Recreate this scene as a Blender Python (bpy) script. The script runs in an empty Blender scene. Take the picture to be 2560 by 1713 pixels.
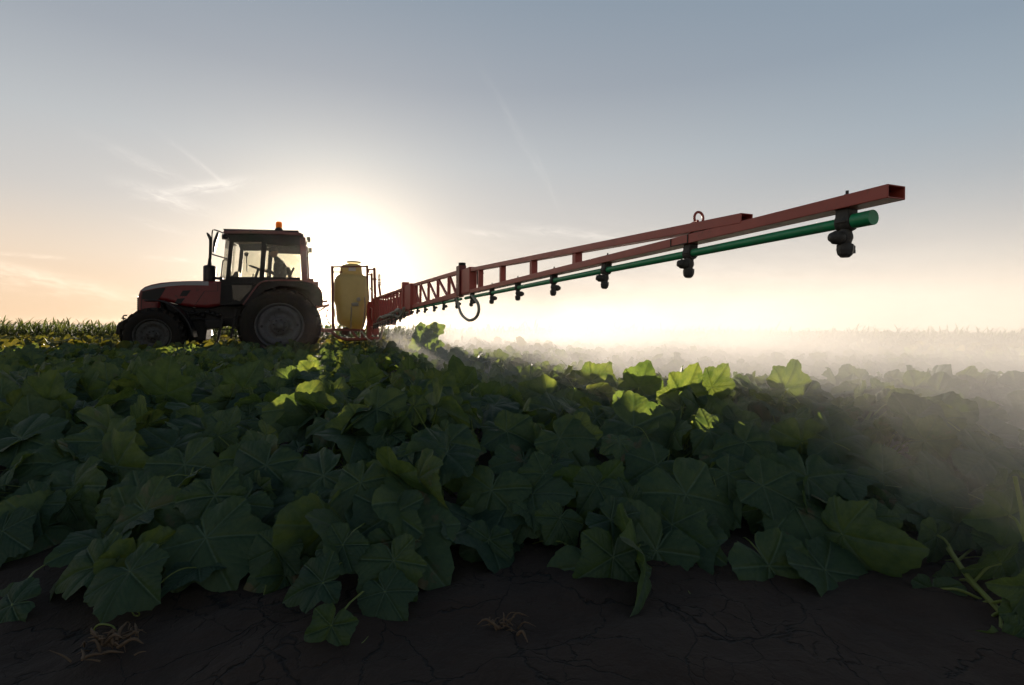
import bpy, bmesh, math, random
import numpy as np
from mathutils import Vector, Matrix
rng = np.random.default_rng(7); random.seed(7)
sc = bpy.context.scene
COL = sc.collection
pi = math.pi; R = math.radians

# ------------------------------------------------------------ camera
F = 1280.0; CX = 1280.0; Y0 = 818.4; ROLL = R(0.5); H = 0.75
cr, sr = math.cos(ROLL), math.sin(ROLL)
cam = bpy.data.cameras.new('camera'); cam_o = bpy.data.objects.new('camera', cam); COL.objects.link(cam_o)
cam.sensor_width = 36; cam.lens = 36*F/2560; cam.shift_y = -(856.5-Y0)/2560
cam.clip_start = 0.05; cam.clip_end = 3000
cam_o.matrix_world = Matrix(((cr, -sr, 0, 0), (0, 0, -1, 0), (sr, cr, 0, H), (0, 0, 0, 1)))
sc.camera = cam_o
sc.view_settings.view_transform = 'Standard'; sc.view_settings.look = 'None'
sc.view_settings.exposure = 2.75; sc.view_settings.gamma = 1
sc.cycles.volume_step_rate = 0.18; sc.cycles.volume_max_steps = 160
sc.cycles.max_bounces = 8; sc.cycles.transparent_max_bounces = 12; sc.cycles.volume_bounces = 3
sc.cycles.diffuse_bounces = 3; sc.cycles.transmission_bounces = 4; sc.cycles.glossy_bounces = 2
sc.cycles.use_light_tree = True; sc.cycles.caustics_reflective = False; sc.cycles.caustics_refractive = False

# ------------------------------------------------------------ node helpers
class NT:
    """tiny expression builder for shader nodes"""
    def __init__(s, tree): s.t = tree; s.n = tree.nodes; s.l = tree.links
    def new(s, ty, **kw):
        n = s.n.new(ty)
        for k, v in kw.items(): setattr(n, k, v)
        return n
    def put(s, sock, v):
        if isinstance(v, bpy.types.NodeSocket): s.l.new(v, sock)
        elif v is not None: sock.default_value = v
    def m(s, op, a, b=None, c=None, clamp=False):
        n = s.new('ShaderNodeMath', operation=op, use_clamp=clamp)
        s.put(n.inputs[0], a); s.put(n.inputs[1], b); s.put(n.inputs[2], c)
        return n.outputs[0]
    def add(s, a, b): return s.m('ADD', a, b)
    def sub(s, a, b): return s.m('SUBTRACT', a, b)
    def mul(s, a, b): return s.m('MULTIPLY', a, b)
    def smooth(s, x, a, b, lo=0.0, hi=1.0):
        n = s.new('ShaderNodeMapRange', interpolation_type='SMOOTHSTEP')
        s.put(n.inputs[0], x); s.put(n.inputs[1], a); s.put(n.inputs[2], b); s.put(n.inputs[3], lo); s.put(n.inputs[4], hi)
        return n.outputs[0]
    def lin(s, x, a, b, lo=0.0, hi=1.0):
        n = s.new('ShaderNodeMapRange'); s.put(n.inputs[0], x)
        for i, v in enumerate((a, b, lo, hi)): s.put(n.inputs[i+1], v)
        return n.outputs[0]
    def xyz(s, v):
        n = s.new('ShaderNodeSeparateXYZ'); s.l.new(v, n.inputs[0]); return n.outputs
    def comb(s, x, y, z):
        n = s.new('ShaderNodeCombineXYZ'); s.put(n.inputs[0], x); s.put(n.inputs[1], y); s.put(n.inputs[2], z); return n.outputs[0]
    def noise(s, vec=None, scale=5, detail=3, rough=.5, dist=0, out=0):
        n = s.new('ShaderNodeTexNoise')
        if vec is not None: s.l.new(vec, n.inputs['Vector'])
        n.inputs['Scale'].default_value = scale; n.inputs['Detail'].default_value = detail
        n.inputs['Roughness'].default_value = rough; n.inputs['Distortion'].default_value = dist
        return n.outputs[out]
    def ramp(s, x, stops, interp='LINEAR'):
        n = s.new('ShaderNodeValToRGB'); s.put(n.inputs[0], x); cr_ = n.color_ramp; cr_.interpolation = interp
        while len(cr_.elements) < len(stops): cr_.elements.new(0.5)
        for e, (p, c) in zip(cr_.elements, stops): e.position = p; e.color = (*c, 1) if len(c) == 3 else c
        return n.outputs[0]
    def mix(s, f, a, b, mode='MIX'):
        n = s.new('ShaderNodeMix', data_type='RGBA', blend_type=mode); s.put(n.inputs[0], f)
        for i, v in ((6, a), (7, b)): s.put(n.inputs[i], (*v, 1) if isinstance(v, tuple) and len(v) == 3 else v)
        return n.outputs[2]
    def vec(s, op, a, b):
        n = s.new('ShaderNodeVectorMath', operation=op); s.put(n.inputs[0], a); s.put(n.inputs[1], b)
        return n.outputs['Value'] if op in ('DOT_PRODUCT', 'LENGTH', 'DISTANCE') else n.outputs[0]
def lin3(r, g, b): return tuple((c/255/12.92 if c/255 <= .04045 else ((c/255+.055)/1.055)**2.4) for c in (r, g, b))

# ------------------------------------------------------------ sky and sun
SUN_AZ = math.atan2(-442, F); SUN_EL = math.atan2(92, math.hypot(F, 442))
SD = Vector((math.sin(SUN_AZ)*math.cos(SUN_EL), math.cos(SUN_AZ)*math.cos(SUN_EL), math.sin(SUN_EL)))
w = bpy.data.worlds.new('World'); sc.world = w; w.use_nodes = True
t = NT(w.node_tree); t.n.clear()
tc = t.new('ShaderNodeTexCoord'); dirv = tc.outputs['Generated']
dx, dy, dz = t.xyz(dirv)
el = t.m('MAXIMUM', dz, 0.0)
ca = t.vec('DOT_PRODUCT', dirv, tuple(SD))
ang = t.m('ARCCOSINE', t.m('MINIMUM', ca, 0.99999))            # angle from the sun, radians
# vertical colour of a clear evening sky
base = t.ramp(el, [(0.0, lin3(226, 206, 184)), (.05, lin3(229, 213, 194)), (.11, lin3(222, 213, 201)), (.20, lin3(200, 198, 195)),
                   (.30, lin3(181, 187, 191)), (.42, lin3(152, 162, 173)), (.56, lin3(131, 148, 164)), (1.0, lin3(70, 86, 112))])
# horizontal turn away from the sun: cooler and a little darker to the right and behind
horiz = t.m('DIVIDE', t.add(t.mul(dx, SD.x), t.mul(dy, SD.y)), t.m('MAXIMUM', t.m('SQRT', t.add(t.mul(dx, dx), t.mul(dy, dy))), .001))
back = t.smooth(horiz, -.1, .55, 0.78, 1.0)
back = t.mul(back, t.smooth(el, .55, .95, 1.0, .6))
leftw = t.smooth(dx, -.25, -.75, 0, 1)                          # warmer on the left horizon
warm = t.mul(leftw, t.smooth(el, 0.22, 0.0, 0, 1))
base = t.mix(t.mul(warm, .5), base, lin3(252, 206, 152))
rightc = t.mul(t.smooth(dx, .15, .8, 0, 1), t.smooth(el, .02, .35, 0, 1))
base = t.mix(t.mul(rightc, .4), base, lin3(118, 146, 168))
# glow of the air round the sun
g1 = t.m('POWER', 2.718, t.m('DIVIDE', ang, -.062))
g2 = t.m('POWER', 2.718, t.m('DIVIDE', ang, -.25))
glow = t.mix(1.0, t.mix(1.0, (0, 0, 0), (1, .94, .82), 'ADD'), t.comb(t.mul(g1, 5.0), t.mul(g1, 4.4), t.mul(g1, 3.3)), 'MULTIPLY')
glow2 = t.comb(t.mul(g2, .36), t.mul(g2, .27), t.mul(g2, .20))
# thin cirrus
gy = t.m('MAXIMUM', dy, .05); U = t.m('DIVIDE', dx, gy); V = t.m('DIVIDE', dz, gy)
def wisp(px, py, L, W, deg, amp, k=6, bend=0):
    cu, cv = (px-CX)/F, (Y0-py)/F; a = R(deg)
    p = t.add(t.mul(t.sub(U, cu), math.cos(a)), t.mul(t.sub(V, cv), math.sin(a)))
    q = t.sub(t.mul(t.sub(V, cv), math.cos(a)), t.mul(t.sub(U, cu), math.sin(a)))
    if bend: q = t.sub(q, t.mul(t.mul(p, p), bend))
    nz = t.noise(t.comb(t.mul(p, k*1.5), t.mul(q, k*7), cu*9), 2.2, 5, .62, .6)
    q = t.add(q, t.mul(t.sub(nz, .5), W*1.6))
    e = t.add(t.mul(t.mul(p, p), 1/(L*L)), t.mul(t.mul(q, q), 1/(W*W)))
    return t.mul(t.mul(t.m('POWER', 2.718, t.mul(e, -1.0)), t.smooth(nz, .25, .75)), amp)
cl = None
for a in [(410, 500, .075, .013, -18, .55), (500, 475, .085, .010, 9, .75), (505, 425, .07, .005, -38, .35), (360, 415, .10, .01, -25, .22), (390, 572, .05, .007, -15, .22),
          (1290, 330, .11, .007, -60, .13), (1365, 450, .06, .004, -68, .10), (1215, 585, .055, .006, -6, .35), (1440, 582, .12, .010, -6, .45), (120, 715, .26, .022, -9, .35), (60, 690, .2, .010, -13, .4),
          (80, 650, .07, .0035, -4, .5), (425, 655, .04, .0035, -4, .55), (1700, 660, .4, .03, -5, .22), (1500, 700, .2, .012, -6, .2), (1900, 600, .3, .02, -8, .14)]:
    o = wisp(*a); cl = o if cl is None else t.add(cl, o)
skycol = t.mix(1.0, t.mix(1.0, base, glow2, 'ADD'), glow, 'ADD')
skycol = t.mix(1.0, skycol, t.mix(cl, (0, 0, 0), (.45, .40, .34)), 'ADD')
skycol = t.mix(1.0, skycol, t.comb(back, back, back), 'MULTIPLY')
nish = t.new('ShaderNodeTexSky', sky_type='NISHITA', sun_disc=False, sun_elevation=SUN_EL, sun_rotation=SUN_AZ)
skycol = t.mix(1.0, skycol, t.mix(1.0, nish.outputs[0], (.0010, .0010, .0010), 'MULTIPLY'), 'ADD')
disc = t.smooth(ang, .0085, .0060, 0, 30)
skycol = t.mix(1.0, skycol, t.comb(disc, t.mul(disc, .9), t.mul(disc, .7)), 'ADD')
bg = t.new('ShaderNodeBackground'); t.l.new(skycol, bg.inputs[0]); bg.inputs[1].default_value = 0.15
wo = t.new('ShaderNodeOutputWorld'); t.l.new(bg.outputs[0], wo.inputs[0])
sl = bpy.data.lights.new('sun', 'SUN'); sl.energy = 2.4; sl.angle = R(.5); sl.color = (1, .86, .69)
so = bpy.data.objects.new('sun', sl); COL.objects.link(so)
so.rotation_euler = SD.to_track_quat('Z', 'Y').to_euler()

# ------------------------------------------------------------ geometry of the place
def ray(px, py):
    a, b = px-CX, Y0-py
    return (a*cr-b*sr)/F, (a*sr+b*cr)/F                          # X and Z (up) per metre of depth
def W(px, py, Y):
    a, b = ray(px, py); return Vector((a*Y, Y, H+b*Y))
TH = math.atan2(462, F); c, s = math.cos(TH), math.sin(TH)
T0 = (-5.415, 12.14)                                             # rear axle of the tractor on the ground
FW = (-c, -s); NR = (s, -c)                                      # forward, and the side turned to the camera
def loc(px, py, l):                                              # pixel -> machine frame on the plane at side offset l
    a, b = ray(px, py)
    Y = (l+T0[0]*NR[0]+T0[1]*NR[1])/(a*NR[0]+NR[1])
    return ((a*Y-T0[0])*FW[0]+(Y-T0[1])*FW[1], l, H+b*Y)
def q1(x, y, l=0.0): return Vector(loc(280+x/4.0414, 530+y/4.0414, l))   # tractor close-up
def q3(x, y, l=0.0): return Vector(loc(760+x/6.2733, 630+y/6.2733, l))   # sprayer close-up
LB = 13.634; SB = -2.012                                         # boom: side offset = LB - t, lies at s = SB
def bt(px): return 1506.9/(px-818.0)                             # distance along the boom line for a pixel column
def bz(px, py): 
    tt = bt(px); return H + ray(px, py)[1]*tt*c

# ------------------------------------------------------------ mesh helpers
class MB:
    def __init__(s): s.v = []; s.f = []; s.sm = []
    def add(s, vs, fs, smooth=False):
        o = len(s.v); s.v += [tuple(v) for v in vs]; s.f += [tuple(i+o for i in f) for f in fs]; s.sm += [smooth]*len(fs); return s
    def box(s, p0, p1):
        (a, b, c_), (d, e, f) = p0, p1
        return s.add([(a, b, c_), (d, b, c_), (d, e, c_), (a, e, c_), (a, b, f), (d, b, f), (d, e, f), (a, e, f)],
                     [(0, 3, 2, 1), (4, 5, 6, 7), (0, 1, 5, 4), (1, 2, 6, 5), (2, 3, 7, 6), (3, 0, 4, 7)])
    def prism(s, prof, l0, l1):                                   # prof: [(s,z)], extruded sideways
        n = len(prof)
        vs = [(p[0], l0, p[-1]) for p in prof]+[(p[0], l1, p[-1]) for p in prof]
        return s.add(vs, [tuple(range(n))[::-1], tuple(range(n, 2*n))]+[(i, (i+1) % n, n+(i+1) % n, n+i) for i in range(n)])
    def bar(s, p0, p1, w_, h_, up=(0, 0, 1), hollow=0):
        p0, p1 = Vector(p0), Vector(p1); d = (p1-p0).normalized(); u = Vector(up)
        if abs(d.dot(u)) > .95: u = Vector((1, 0, 0))
        a = d.cross(u).normalized(); b = a.cross(d).normalized()
        def ring(p, k=0): return [p+a*(w_/2-k)*i+b*(h_/2-k)*j for i, j in ((-1, -1), (1, -1), (1, 1), (-1, 1))]
        vs = ring(p0)+ring(p1); fs = [(0, 1, 5, 4), (1, 2, 6, 5), (2, 3, 7, 6), (3, 0, 4, 7), (3, 2, 1, 0)]
        if not hollow: fs.append((4, 5, 6, 7))
        else:
            q = p1-d*hollow*30
            vs += ring(p1, hollow)+ring(q, hollow)
            fs += [(4+i, 4+(i+1) % 4, 8+(i+1) % 4, 8+i) for i in range(4)]+[(8+i, 8+(i+1) % 4, 12+(i+1) % 4, 12+i) for i in range(4)]+[(12, 13, 14, 15)]
        return s.add(vs, fs)
    def tube(s, pts, r, seg=8, cap=True):
        pts = [Vector(p) for p in pts]; n = len(pts); rr = r if isinstance(r, (list, tuple)) else [r]*n
        vs = []; u = None
        for i, p in enumerate(pts):
            d = (pts[min(i+1, n-1)]-pts[max(i-1, 0)]).normalized()
            if u is None: u = Vector((0, 0, 1)) if abs(d.z) < .9 else Vector((1, 0, 0))
            a = d.cross(u).normalized(); u = a.cross(d).normalized()
            vs += [p+(a*math.cos(2*pi*k/seg)+u*math.sin(2*pi*k/seg))*rr[i] for k in range(seg)]
        fs = [(i*seg+k, i*seg+(k+1) % seg, (i+1)*seg+(k+1) % seg, (i+1)*seg+k) for i in range(n-1) for k in range(seg)]
        s.add(vs, fs, True)
        if cap: s.add([vs[k] for k in range(seg)]+[vs[(n-1)*seg+k] for k in range(seg)], [tuple(range(seg)), tuple(range(2*seg-1, seg-1, -1))])
        return s
    def lathe(s, prof, cen, axis, seg=32, smooth=True):           # prof [(r, h)] along axis
        ax = Vector(axis).normalized(); u = Vector((0, 0, 1)) if abs(ax.z) < .9 else Vector((1, 0, 0))
        a = ax.cross(u).normalized(); b = a.cross(ax); cen = Vector(cen); vs = []
        for r, h in prof: vs += [cen+ax*h+(a*math.cos(2*pi*k/seg)+b*math.sin(2*pi*k/seg))*max(r, 1e-4) for k in range(seg)]
        return s.add(vs, [(i*seg+k, i*seg+(k+1) % seg, (i+1)*seg+(k+1) % seg, (i+1)*seg+k) for i in range(len(prof)-1) for k in range(seg)], smooth)
    def build(s, name, mat, parent=None, bevel=0, seg=2):
        me = bpy.data.meshes.new(name); me.from_pydata(s.v, [], s.f); me.update()
        bm = bmesh.new(); bm.from_mesh(me); bmesh.ops.recalc_face_normals(bm, faces=bm.faces); bm.to_mesh(me); bm.free()
        me.polygons.foreach_set('use_smooth', s.sm)
        me.materials.append(mat); o = bpy.data.objects.new(name, me); COL.objects.link(o)
        if parent: o.parent = parent
        if bevel:
            b = o.modifiers.new('bevel', 'BEVEL'); b.width = bevel; b.segments = seg; b.limit_method = 'ANGLE'; b.angle_limit = R(35)
        return o
def smoothpath(pts, n=6):                                         # Catmull-Rom through the points
    pts = [Vector(p) for p in pts]; P = [pts[0]*2-pts[1]]+pts+[pts[-1]*2-pts[-2]]; out = []
    for i in range(1, len(P)-2):
        for k in range(n):
            u = k/n; a, b, c_, d = P[i-1], P[i], P[i+1], P[i+2]
            out.append(.5*((2*b)+(c_-a)*u+(2*a-5*b+4*c_-d)*u*u+(3*b-a-3*c_+d)*u**3))
    return out+[pts[-1]]
def tag(o, label=None, cat=None, group=None, kind=None):
    for k, v in (('label', label), ('category', cat), ('group', group), ('kind', kind)):
        if v: o[k] = v
    return o
def empty(name, loc_=(0, 0, 0), rz=0.0):
    o = bpy.data.objects.new(name, None); COL.objects.link(o); o.location = loc_; o.rotation_euler = (0, 0, rz); o.empty_display_size = .1
    return o

# ------------------------------------------------------------ materials
def mat(name, col, rough=.5, metal=0, var=.25, vscale=6, dirt=None, dirtamt=.3, bump=.15, bscale=60, coat=0):
    m_ = bpy.data.materials.new(name); m_.use_nodes = True; t = NT(m_.node_tree)
    p = t.n['Principled BSDF']; tc = t.new('ShaderNodeTexCoord').outputs['Object']; p.inputs['Specular IOR Level'].default_value = .25 if max(col) < .1 else .5
    n1 = t.noise(tc, vscale, 4, .6)
    cc = t.mix(t.mul(n1, 1.0), tuple(x*(1-var) for x in col), tuple(min(1, x*(1+var)) for x in col))
    if dirt:
        n2 = t.noise(tc, vscale*1.7, 6, .7, .4); k = t.smooth(n2, .62-dirtamt*.35, .72, 0, .9); cc = t.mix(k, cc, dirt)
        t.put(p.inputs['Roughness'], t.add(t.mul(k, .35), rough))
    else: t.put(p.inputs['Roughness'], t.lin(n1, .2, .8, rough*.85, min(1, rough*1.2)))
    t.put(p.inputs['Base Color'], cc); p.inputs['Metallic'].default_value = metal; p.inputs['Coat Weight'].default_value = coat
    if bump:
        b = t.new('ShaderNodeBump'); b.inputs['Strength'].default_value = bump; b.inputs['Distance'].default_value = .004
        t.put(b.inputs['Height'], t.noise(tc, bscale, 4, .6)); t.put(p.inputs['Normal'], b.outputs[0])
    return m_
DUST = (.16, .12, .085)
M = dict(
    hood=mat('red_paint', (.15, .006, .006), .42, dirt=(.05, .025, .02), dirtamt=.2, coat=.05),
    roof=mat('roof_paint', (.13, .02, .016), .4, dirt=(.06, .03, .025), coat=.2),
    black=mat('black_steel', (.007, .006, .0055), .5, dirt=(.03, .022, .015)),
    plastic=mat('black_plastic', (.009, .009, .010), .4),
    stripe=mat('silver_stripe', (.2, .21, .23), .3, .3),
    rubber=mat('tyre_rubber', (.009, .0075, .006), .8, dirt=(.028, .02, .014), dirtamt=.5, bump=.4),
    rim=mat('wheel_paint', (.07, .07, .073), .5, .1, dirt=(.06, .042, .03), dirtamt=.35, vscale=9),
    rimfront=mat('front_wheel_paint', (.06, .06, .055), .6, dirt=(.03, .022, .017), dirtamt=.55, vscale=14),
    boom=mat('boom_red_paint', (.42, .08, .054), .45, dirt=(.22, .10, .07), dirtamt=.12, vscale=12, bump=.1, bscale=25),
    frame=mat('frame_red_paint', (.20, .05, .03), .6, dirt=(.12, .07, .045)),
    green=mat('green_pipe', (.02, .30, .12), .4, dirt=(.08, .2, .12), dirtamt=.15),
    nozzle=mat('nozzle_plastic', (.055, .053, .048), .5, dirt=(.13, .12, .10), dirtamt=.45, vscale=30),
    darkhose=mat('dark_hose', (.05, .045, .04), .5),
    steel=mat('bolt_steel', (.4, .4, .4), .4, .8),
    cloth=mat('driver_cloth', (.07, .08, .10), .9),
    skin=mat('skin', (.35, .2, .14), .6), seat=mat('seat_fabric', (.035, .033, .03), .8),
    white=mat('label_white', (.7, .7, .68), .5), lampglass=mat('lamp_glass', (.35, .30, .2), .2),
)
def thin(name, refl, trans, wt=.5, rough=.4, tint=None):
    m_ = bpy.data.materials.new(name); m_.use_nodes = True; t = NT(m_.node_tree); p = t.n['Principled BSDF']
    tc = t.new('ShaderNodeTexCoord').outputs['Object']; nz = t.noise(tc, 7, 4)
    t.put(p.inputs['Base Color'], t.mix(nz, tuple(x*.8 for x in refl), tuple(x*1.2 for x in refl))); p.inputs['Roughness'].default_value = rough
    tr = t.new('ShaderNodeBsdfTranslucent'); tr.inputs[0].default_value = (*trans, 1)
    mx = t.new('ShaderNodeMixShader'); mx.inputs[0].default_value = wt
    t.l.new(p.outputs[0], mx.inputs[1]); t.l.new(tr.outputs[0], mx.inputs[2]); t.l.new(mx.outputs[0], t.n['Material Output'].inputs[0])
    return m_
M['tank'] = thin('tank_plastic', (.50, .46, .25), (.50, .42, .22), .5)
M['beacon'] = thin('beacon_amber', (.55, .18, .02), (1, .45, .05), .7, .2)
M['hose'] = thin('grey_hose', (.5, .48, .40), (.5, .45, .36), .45)
M['petiole'] = thin('leaf_stem_green', (.20, .25, .06), (.3, .4, .06), .35)
M['flower'] = thin('yellow_petal', (.5, .35, .02), (.9, .6, .03), .4)
M['straw'] = thin('dry_straw', (.13, .085, .05), (.2, .14, .08), .2, .8)
g = bpy.data.materials.new('cab_glass'); g.use_nodes = True; t = NT(g.node_tree)
tr = t.new('ShaderNodeBsdfTransparent'); tr.inputs[0].default_value = (.88, .88, .84, 1)
gl = t.new('ShaderNodeBsdfGlossy'); gl.inputs['Roughness'].default_value = .03
df = t.new('ShaderNodeBsdfDiffuse'); df.inputs[0].default_value = (.4, .33, .25, 1)
tc = t.new('ShaderNodeTexCoord').outputs['Object']; fr = t.new('ShaderNodeFresnel'); fr.inputs[0].default_value = 1.45
mx = t.new('ShaderNodeMixShader'); t.put(mx.inputs[0], t.mul(fr.outputs[0], .8)); t.l.new(tr.outputs[0], mx.inputs[1]); t.l.new(gl.outputs[0], mx.inputs[2])
mx2 = t.new('ShaderNodeMixShader'); t.put(mx2.inputs[0], t.smooth(t.noise(tc, 3, 5, .6), .4, .8, .03, .12)); t.l.new(mx.outputs[0], mx2.inputs[1]); t.l.new(df.outputs[0], mx2.inputs[2])
t.l.new(mx2.outputs[0], t.n['Material Output'].inputs[0]); M['glass'] = g

def leaf_mat(name, refl, trans, veins=True, wt=.42, far=False):
    m_ = bpy.data.materials.new(name); m_.use_nodes = True; t = NT(m_.node_tree); p = t.n['Principled BSDF']
    at = t.new('ShaderNodeAttribute', attribute_name='rnd').outputs['Fac']
    pos = t.new('ShaderNodeNewGeometry').outputs['Position']
    nz = t.noise(pos, 14, 4, .6)
    cA = t.mix(at, tuple(x*.75 for x in refl), (refl[0]*1.7, refl[1]*1.35, refl[2]*1.0))
    cA = t.mix(t.mul(nz, .5), cA, tuple(x*.5 for x in refl), 'MIX')
    tA = t.mix(at, trans, (trans[0]*1.5, trans[1]*1.15, trans[2]))
    dry = t.mul(t.smooth(nz, .56, .64), t.smooth(at, .70, .9))
    cA = t.mix(t.mul(dry, .8), cA, (.20, .15, .08)); tA = t.mix(t.mul(dry, .8), tA, (.55, .36, .14))
    if veins:
        uv = t.xyz(t.new('ShaderNodeUVMap', uv_map='uv').outputs[0]); x = t.sub(uv[0], .5); y = t.sub(uv[1], .5)
        r_ = t.m('SQRT', t.add(t.mul(x, x), t.mul(y, y))); a_ = t.m('ARCTAN2', x, y)
        st = R(57)
        ab = t.m('ABSOLUTE', t.sub(t.m('MODULO', t.add(a_, st*10.5), st), st*.5))
        dist = t.mul(r_, t.m('SINE', ab)); along = t.mul(r_, t.m('COSINE', ab))
        v1 = t.smooth(dist, .010, .001); 
        sec = t.m('PINGPONG', t.add(t.sub(along, t.mul(dist, .9)), t.mul(t.noise(pos, 22, 3), .07)), .035)
        v2 = t.mul(t.smooth(sec, .005, .0, 0, .35), t.smooth(r_, .02, .1))
        ve = t.m('MAXIMUM', v1, v2)
        puck = t.add(t.mul(t.smooth(sec, .0, .03), .22), t.mul(t.noise(pos, 70, 4, .6), .6))
        hgt = t.sub(t.add(puck, t.smooth(dist, 0, .03, 0, 1)), 0.0)
        cA = t.mix(t.mul(ve, .5), cA, (refl[0]*3.2, refl[1]*2.2, refl[2]*2.4))
        tA = t.mix(t.mul(ve, .85), tA, tuple(x*.45 for x in trans))
        b = t.new('ShaderNodeBump'); b.inputs['Strength'].default_value = .7; b.inputs['Distance'].default_value = .006
        t.put(b.inputs['Height'], hgt); t.put(p.inputs['Normal'], b.outputs[0])
        specks = t.smooth(t.noise(pos, 130, 2, .5), .70, .78); cA = t.mix(t.mul(specks, .5), cA, (.22, .22, .15))
    t.put(p.inputs['Base Color'], cA); p.inputs['Roughness'].default_value = .56; p.inputs['Specular IOR Level'].default_value = .34
    tr = t.new('ShaderNodeBsdfTranslucent'); t.put(tr.inputs[0], t.mix(t.smooth(nz, .35, .7), tA, (trans[0]*.45, trans[1]*.5, trans[2]*.5)))
    if veins: t.put(tr.inputs['Normal'], b.outputs[0])
    mx = t.new('ShaderNodeMixShader'); mx.inputs[0].default_value = wt
    t.l.new(p.outputs[0], mx.inputs[1]); t.l.new(tr.outputs[0], mx.inputs[2]); t.l.new(mx.outputs[0], t.n['Material Output'].inputs[0])
    return m_
M['leaf'] = leaf_mat('cucumber_leaf', (.050, .110, .064), (.17, .24, .036))
M['leaf_far'] = leaf_mat('cucumber_leaf_far', (.055, .105, .04), (.11, .105, .010), veins=False)
M['corn'] = leaf_mat('corn_leaf', (.025, .045, .012), (.07, .095, .018), veins=False, wt=.45)

# ------------------------------------------------------------ ground
gm = bpy.data.materials.new('cracked_soil'); gm.use_nodes = True; t = NT(gm.node_tree); p = t.n['Principled BSDF']
pos = t.new('ShaderNodeNewGeometry').outputs['Position']
wob = t.noise(pos, 6, 4, .6, out=1)
vv = t.vec('ADD', pos, t.vec('MULTIPLY', wob, (.14, .14, 0)))
vor = t.new('ShaderNodeTexVoronoi', feature='DISTANCE_TO_EDGE'); t.l.new(vv, vor.inputs['Vector']); vor.inputs['Scale'].default_value = 4.2
vor2 = t.new('ShaderNodeTexVoronoi', feature='DISTANCE_TO_EDGE'); t.l.new(vv, vor2.inputs['Vector']); vor2.inputs['Scale'].default_value = 11
nz = t.noise(pos, 2.5, 5, .6); nf = t.noise(pos, 45, 5, .65)
wd = t.lin(nz, .35, .7, .001, .03)
crack = t.m('SUBTRACT', 1.0, t.smooth(vor.outputs['Distance'], 0.0, wd))
crack2 = t.mul(t.m('SUBTRACT', 1.0, t.smooth(vor2.outputs['Distance'], 0, .03)), t.smooth(nz, .5, .62, 0, .8))
ck = t.m('MAXIMUM', crack, crack2)
gc = t.mix(nz, (.011, .006, .0034), (.050, .027, .015)); gc = t.mix(t.mul(nf, .5), gc, (.008, .005, .0035)); gc = t.mix(t.mul(ck, .9), gc, (.002, .0015, .001))
t.put(p.inputs['Base Color'], gc); p.inputs['Roughness'].default_value = .9
b = t.new('ShaderNodeBump'); b.inputs['Distance'].default_value = .02; b.inputs['Strength'].default_value = .9
t.put(b.inputs['Height'], t.add(t.mul(nf, .35), t.add(t.mul(ck, -1.2), t.mul(t.noise(pos, 9, 3), .8)))); t.put(p.inputs['Normal'], b.outputs[0])
def terrain(x, y): return .012*np.sin(x*2.1+1)*np.sin(y*1.7)+.02*np.sin(x*.7+y*.4)*np.exp(-abs(y)/9)
gx = np.concatenate([-np.geomspace(300, 5, 22), np.linspace(-4.8, -2.3, 20), np.linspace(-2.26, 2.26, 151), np.linspace(2.3, 4.8, 20), np.geomspace(5, 300, 22)])
gy = np.concatenate([-np.geomspace(100, 2, 16), np.linspace(-1.8, .9, 20), np.linspace(.93, 2.4, 50), np.linspace(2.45, 6, 36), np.geomspace(6.3, 340, 30)])
X, Y = np.meshgrid(gx, gy); Z = terrain(X, Y)*np.exp(-np.maximum(0, np.hypot(X, Y)-20)/8) + .010*(rng.random(X.shape)-.5)*(np.hypot(X, Y) < 6)+(.012*np.sin(X*11+np.sin(Y*7)*1.5)*np.sin(Y*13+np.sin(X*5)*2)+.014*np.maximum(0, np.sin(X*4.7+Y*3)*np.sin(Y*5.3-X*2.1)))*(np.hypot(X, Y) < 5)
nxg, nyg = len(gx), len(gy)
me = bpy.data.meshes.new('ground')
me.from_pydata(np.stack([X.ravel(), Y.ravel(), Z.ravel()], 1).tolist(), [], [(j*nxg+i, j*nxg+i+1, (j+1)*nxg+i+1, (j+1)*nxg+i) for j in range(nyg-1) for i in range(nxg-1)])
me.materials.append(gm); me.polygons.foreach_set('use_smooth', [True]*len(me.polygons))
go = bpy.data.objects.new('ground', me); COL.objects.link(go); tag(go, kind='structure')

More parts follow.
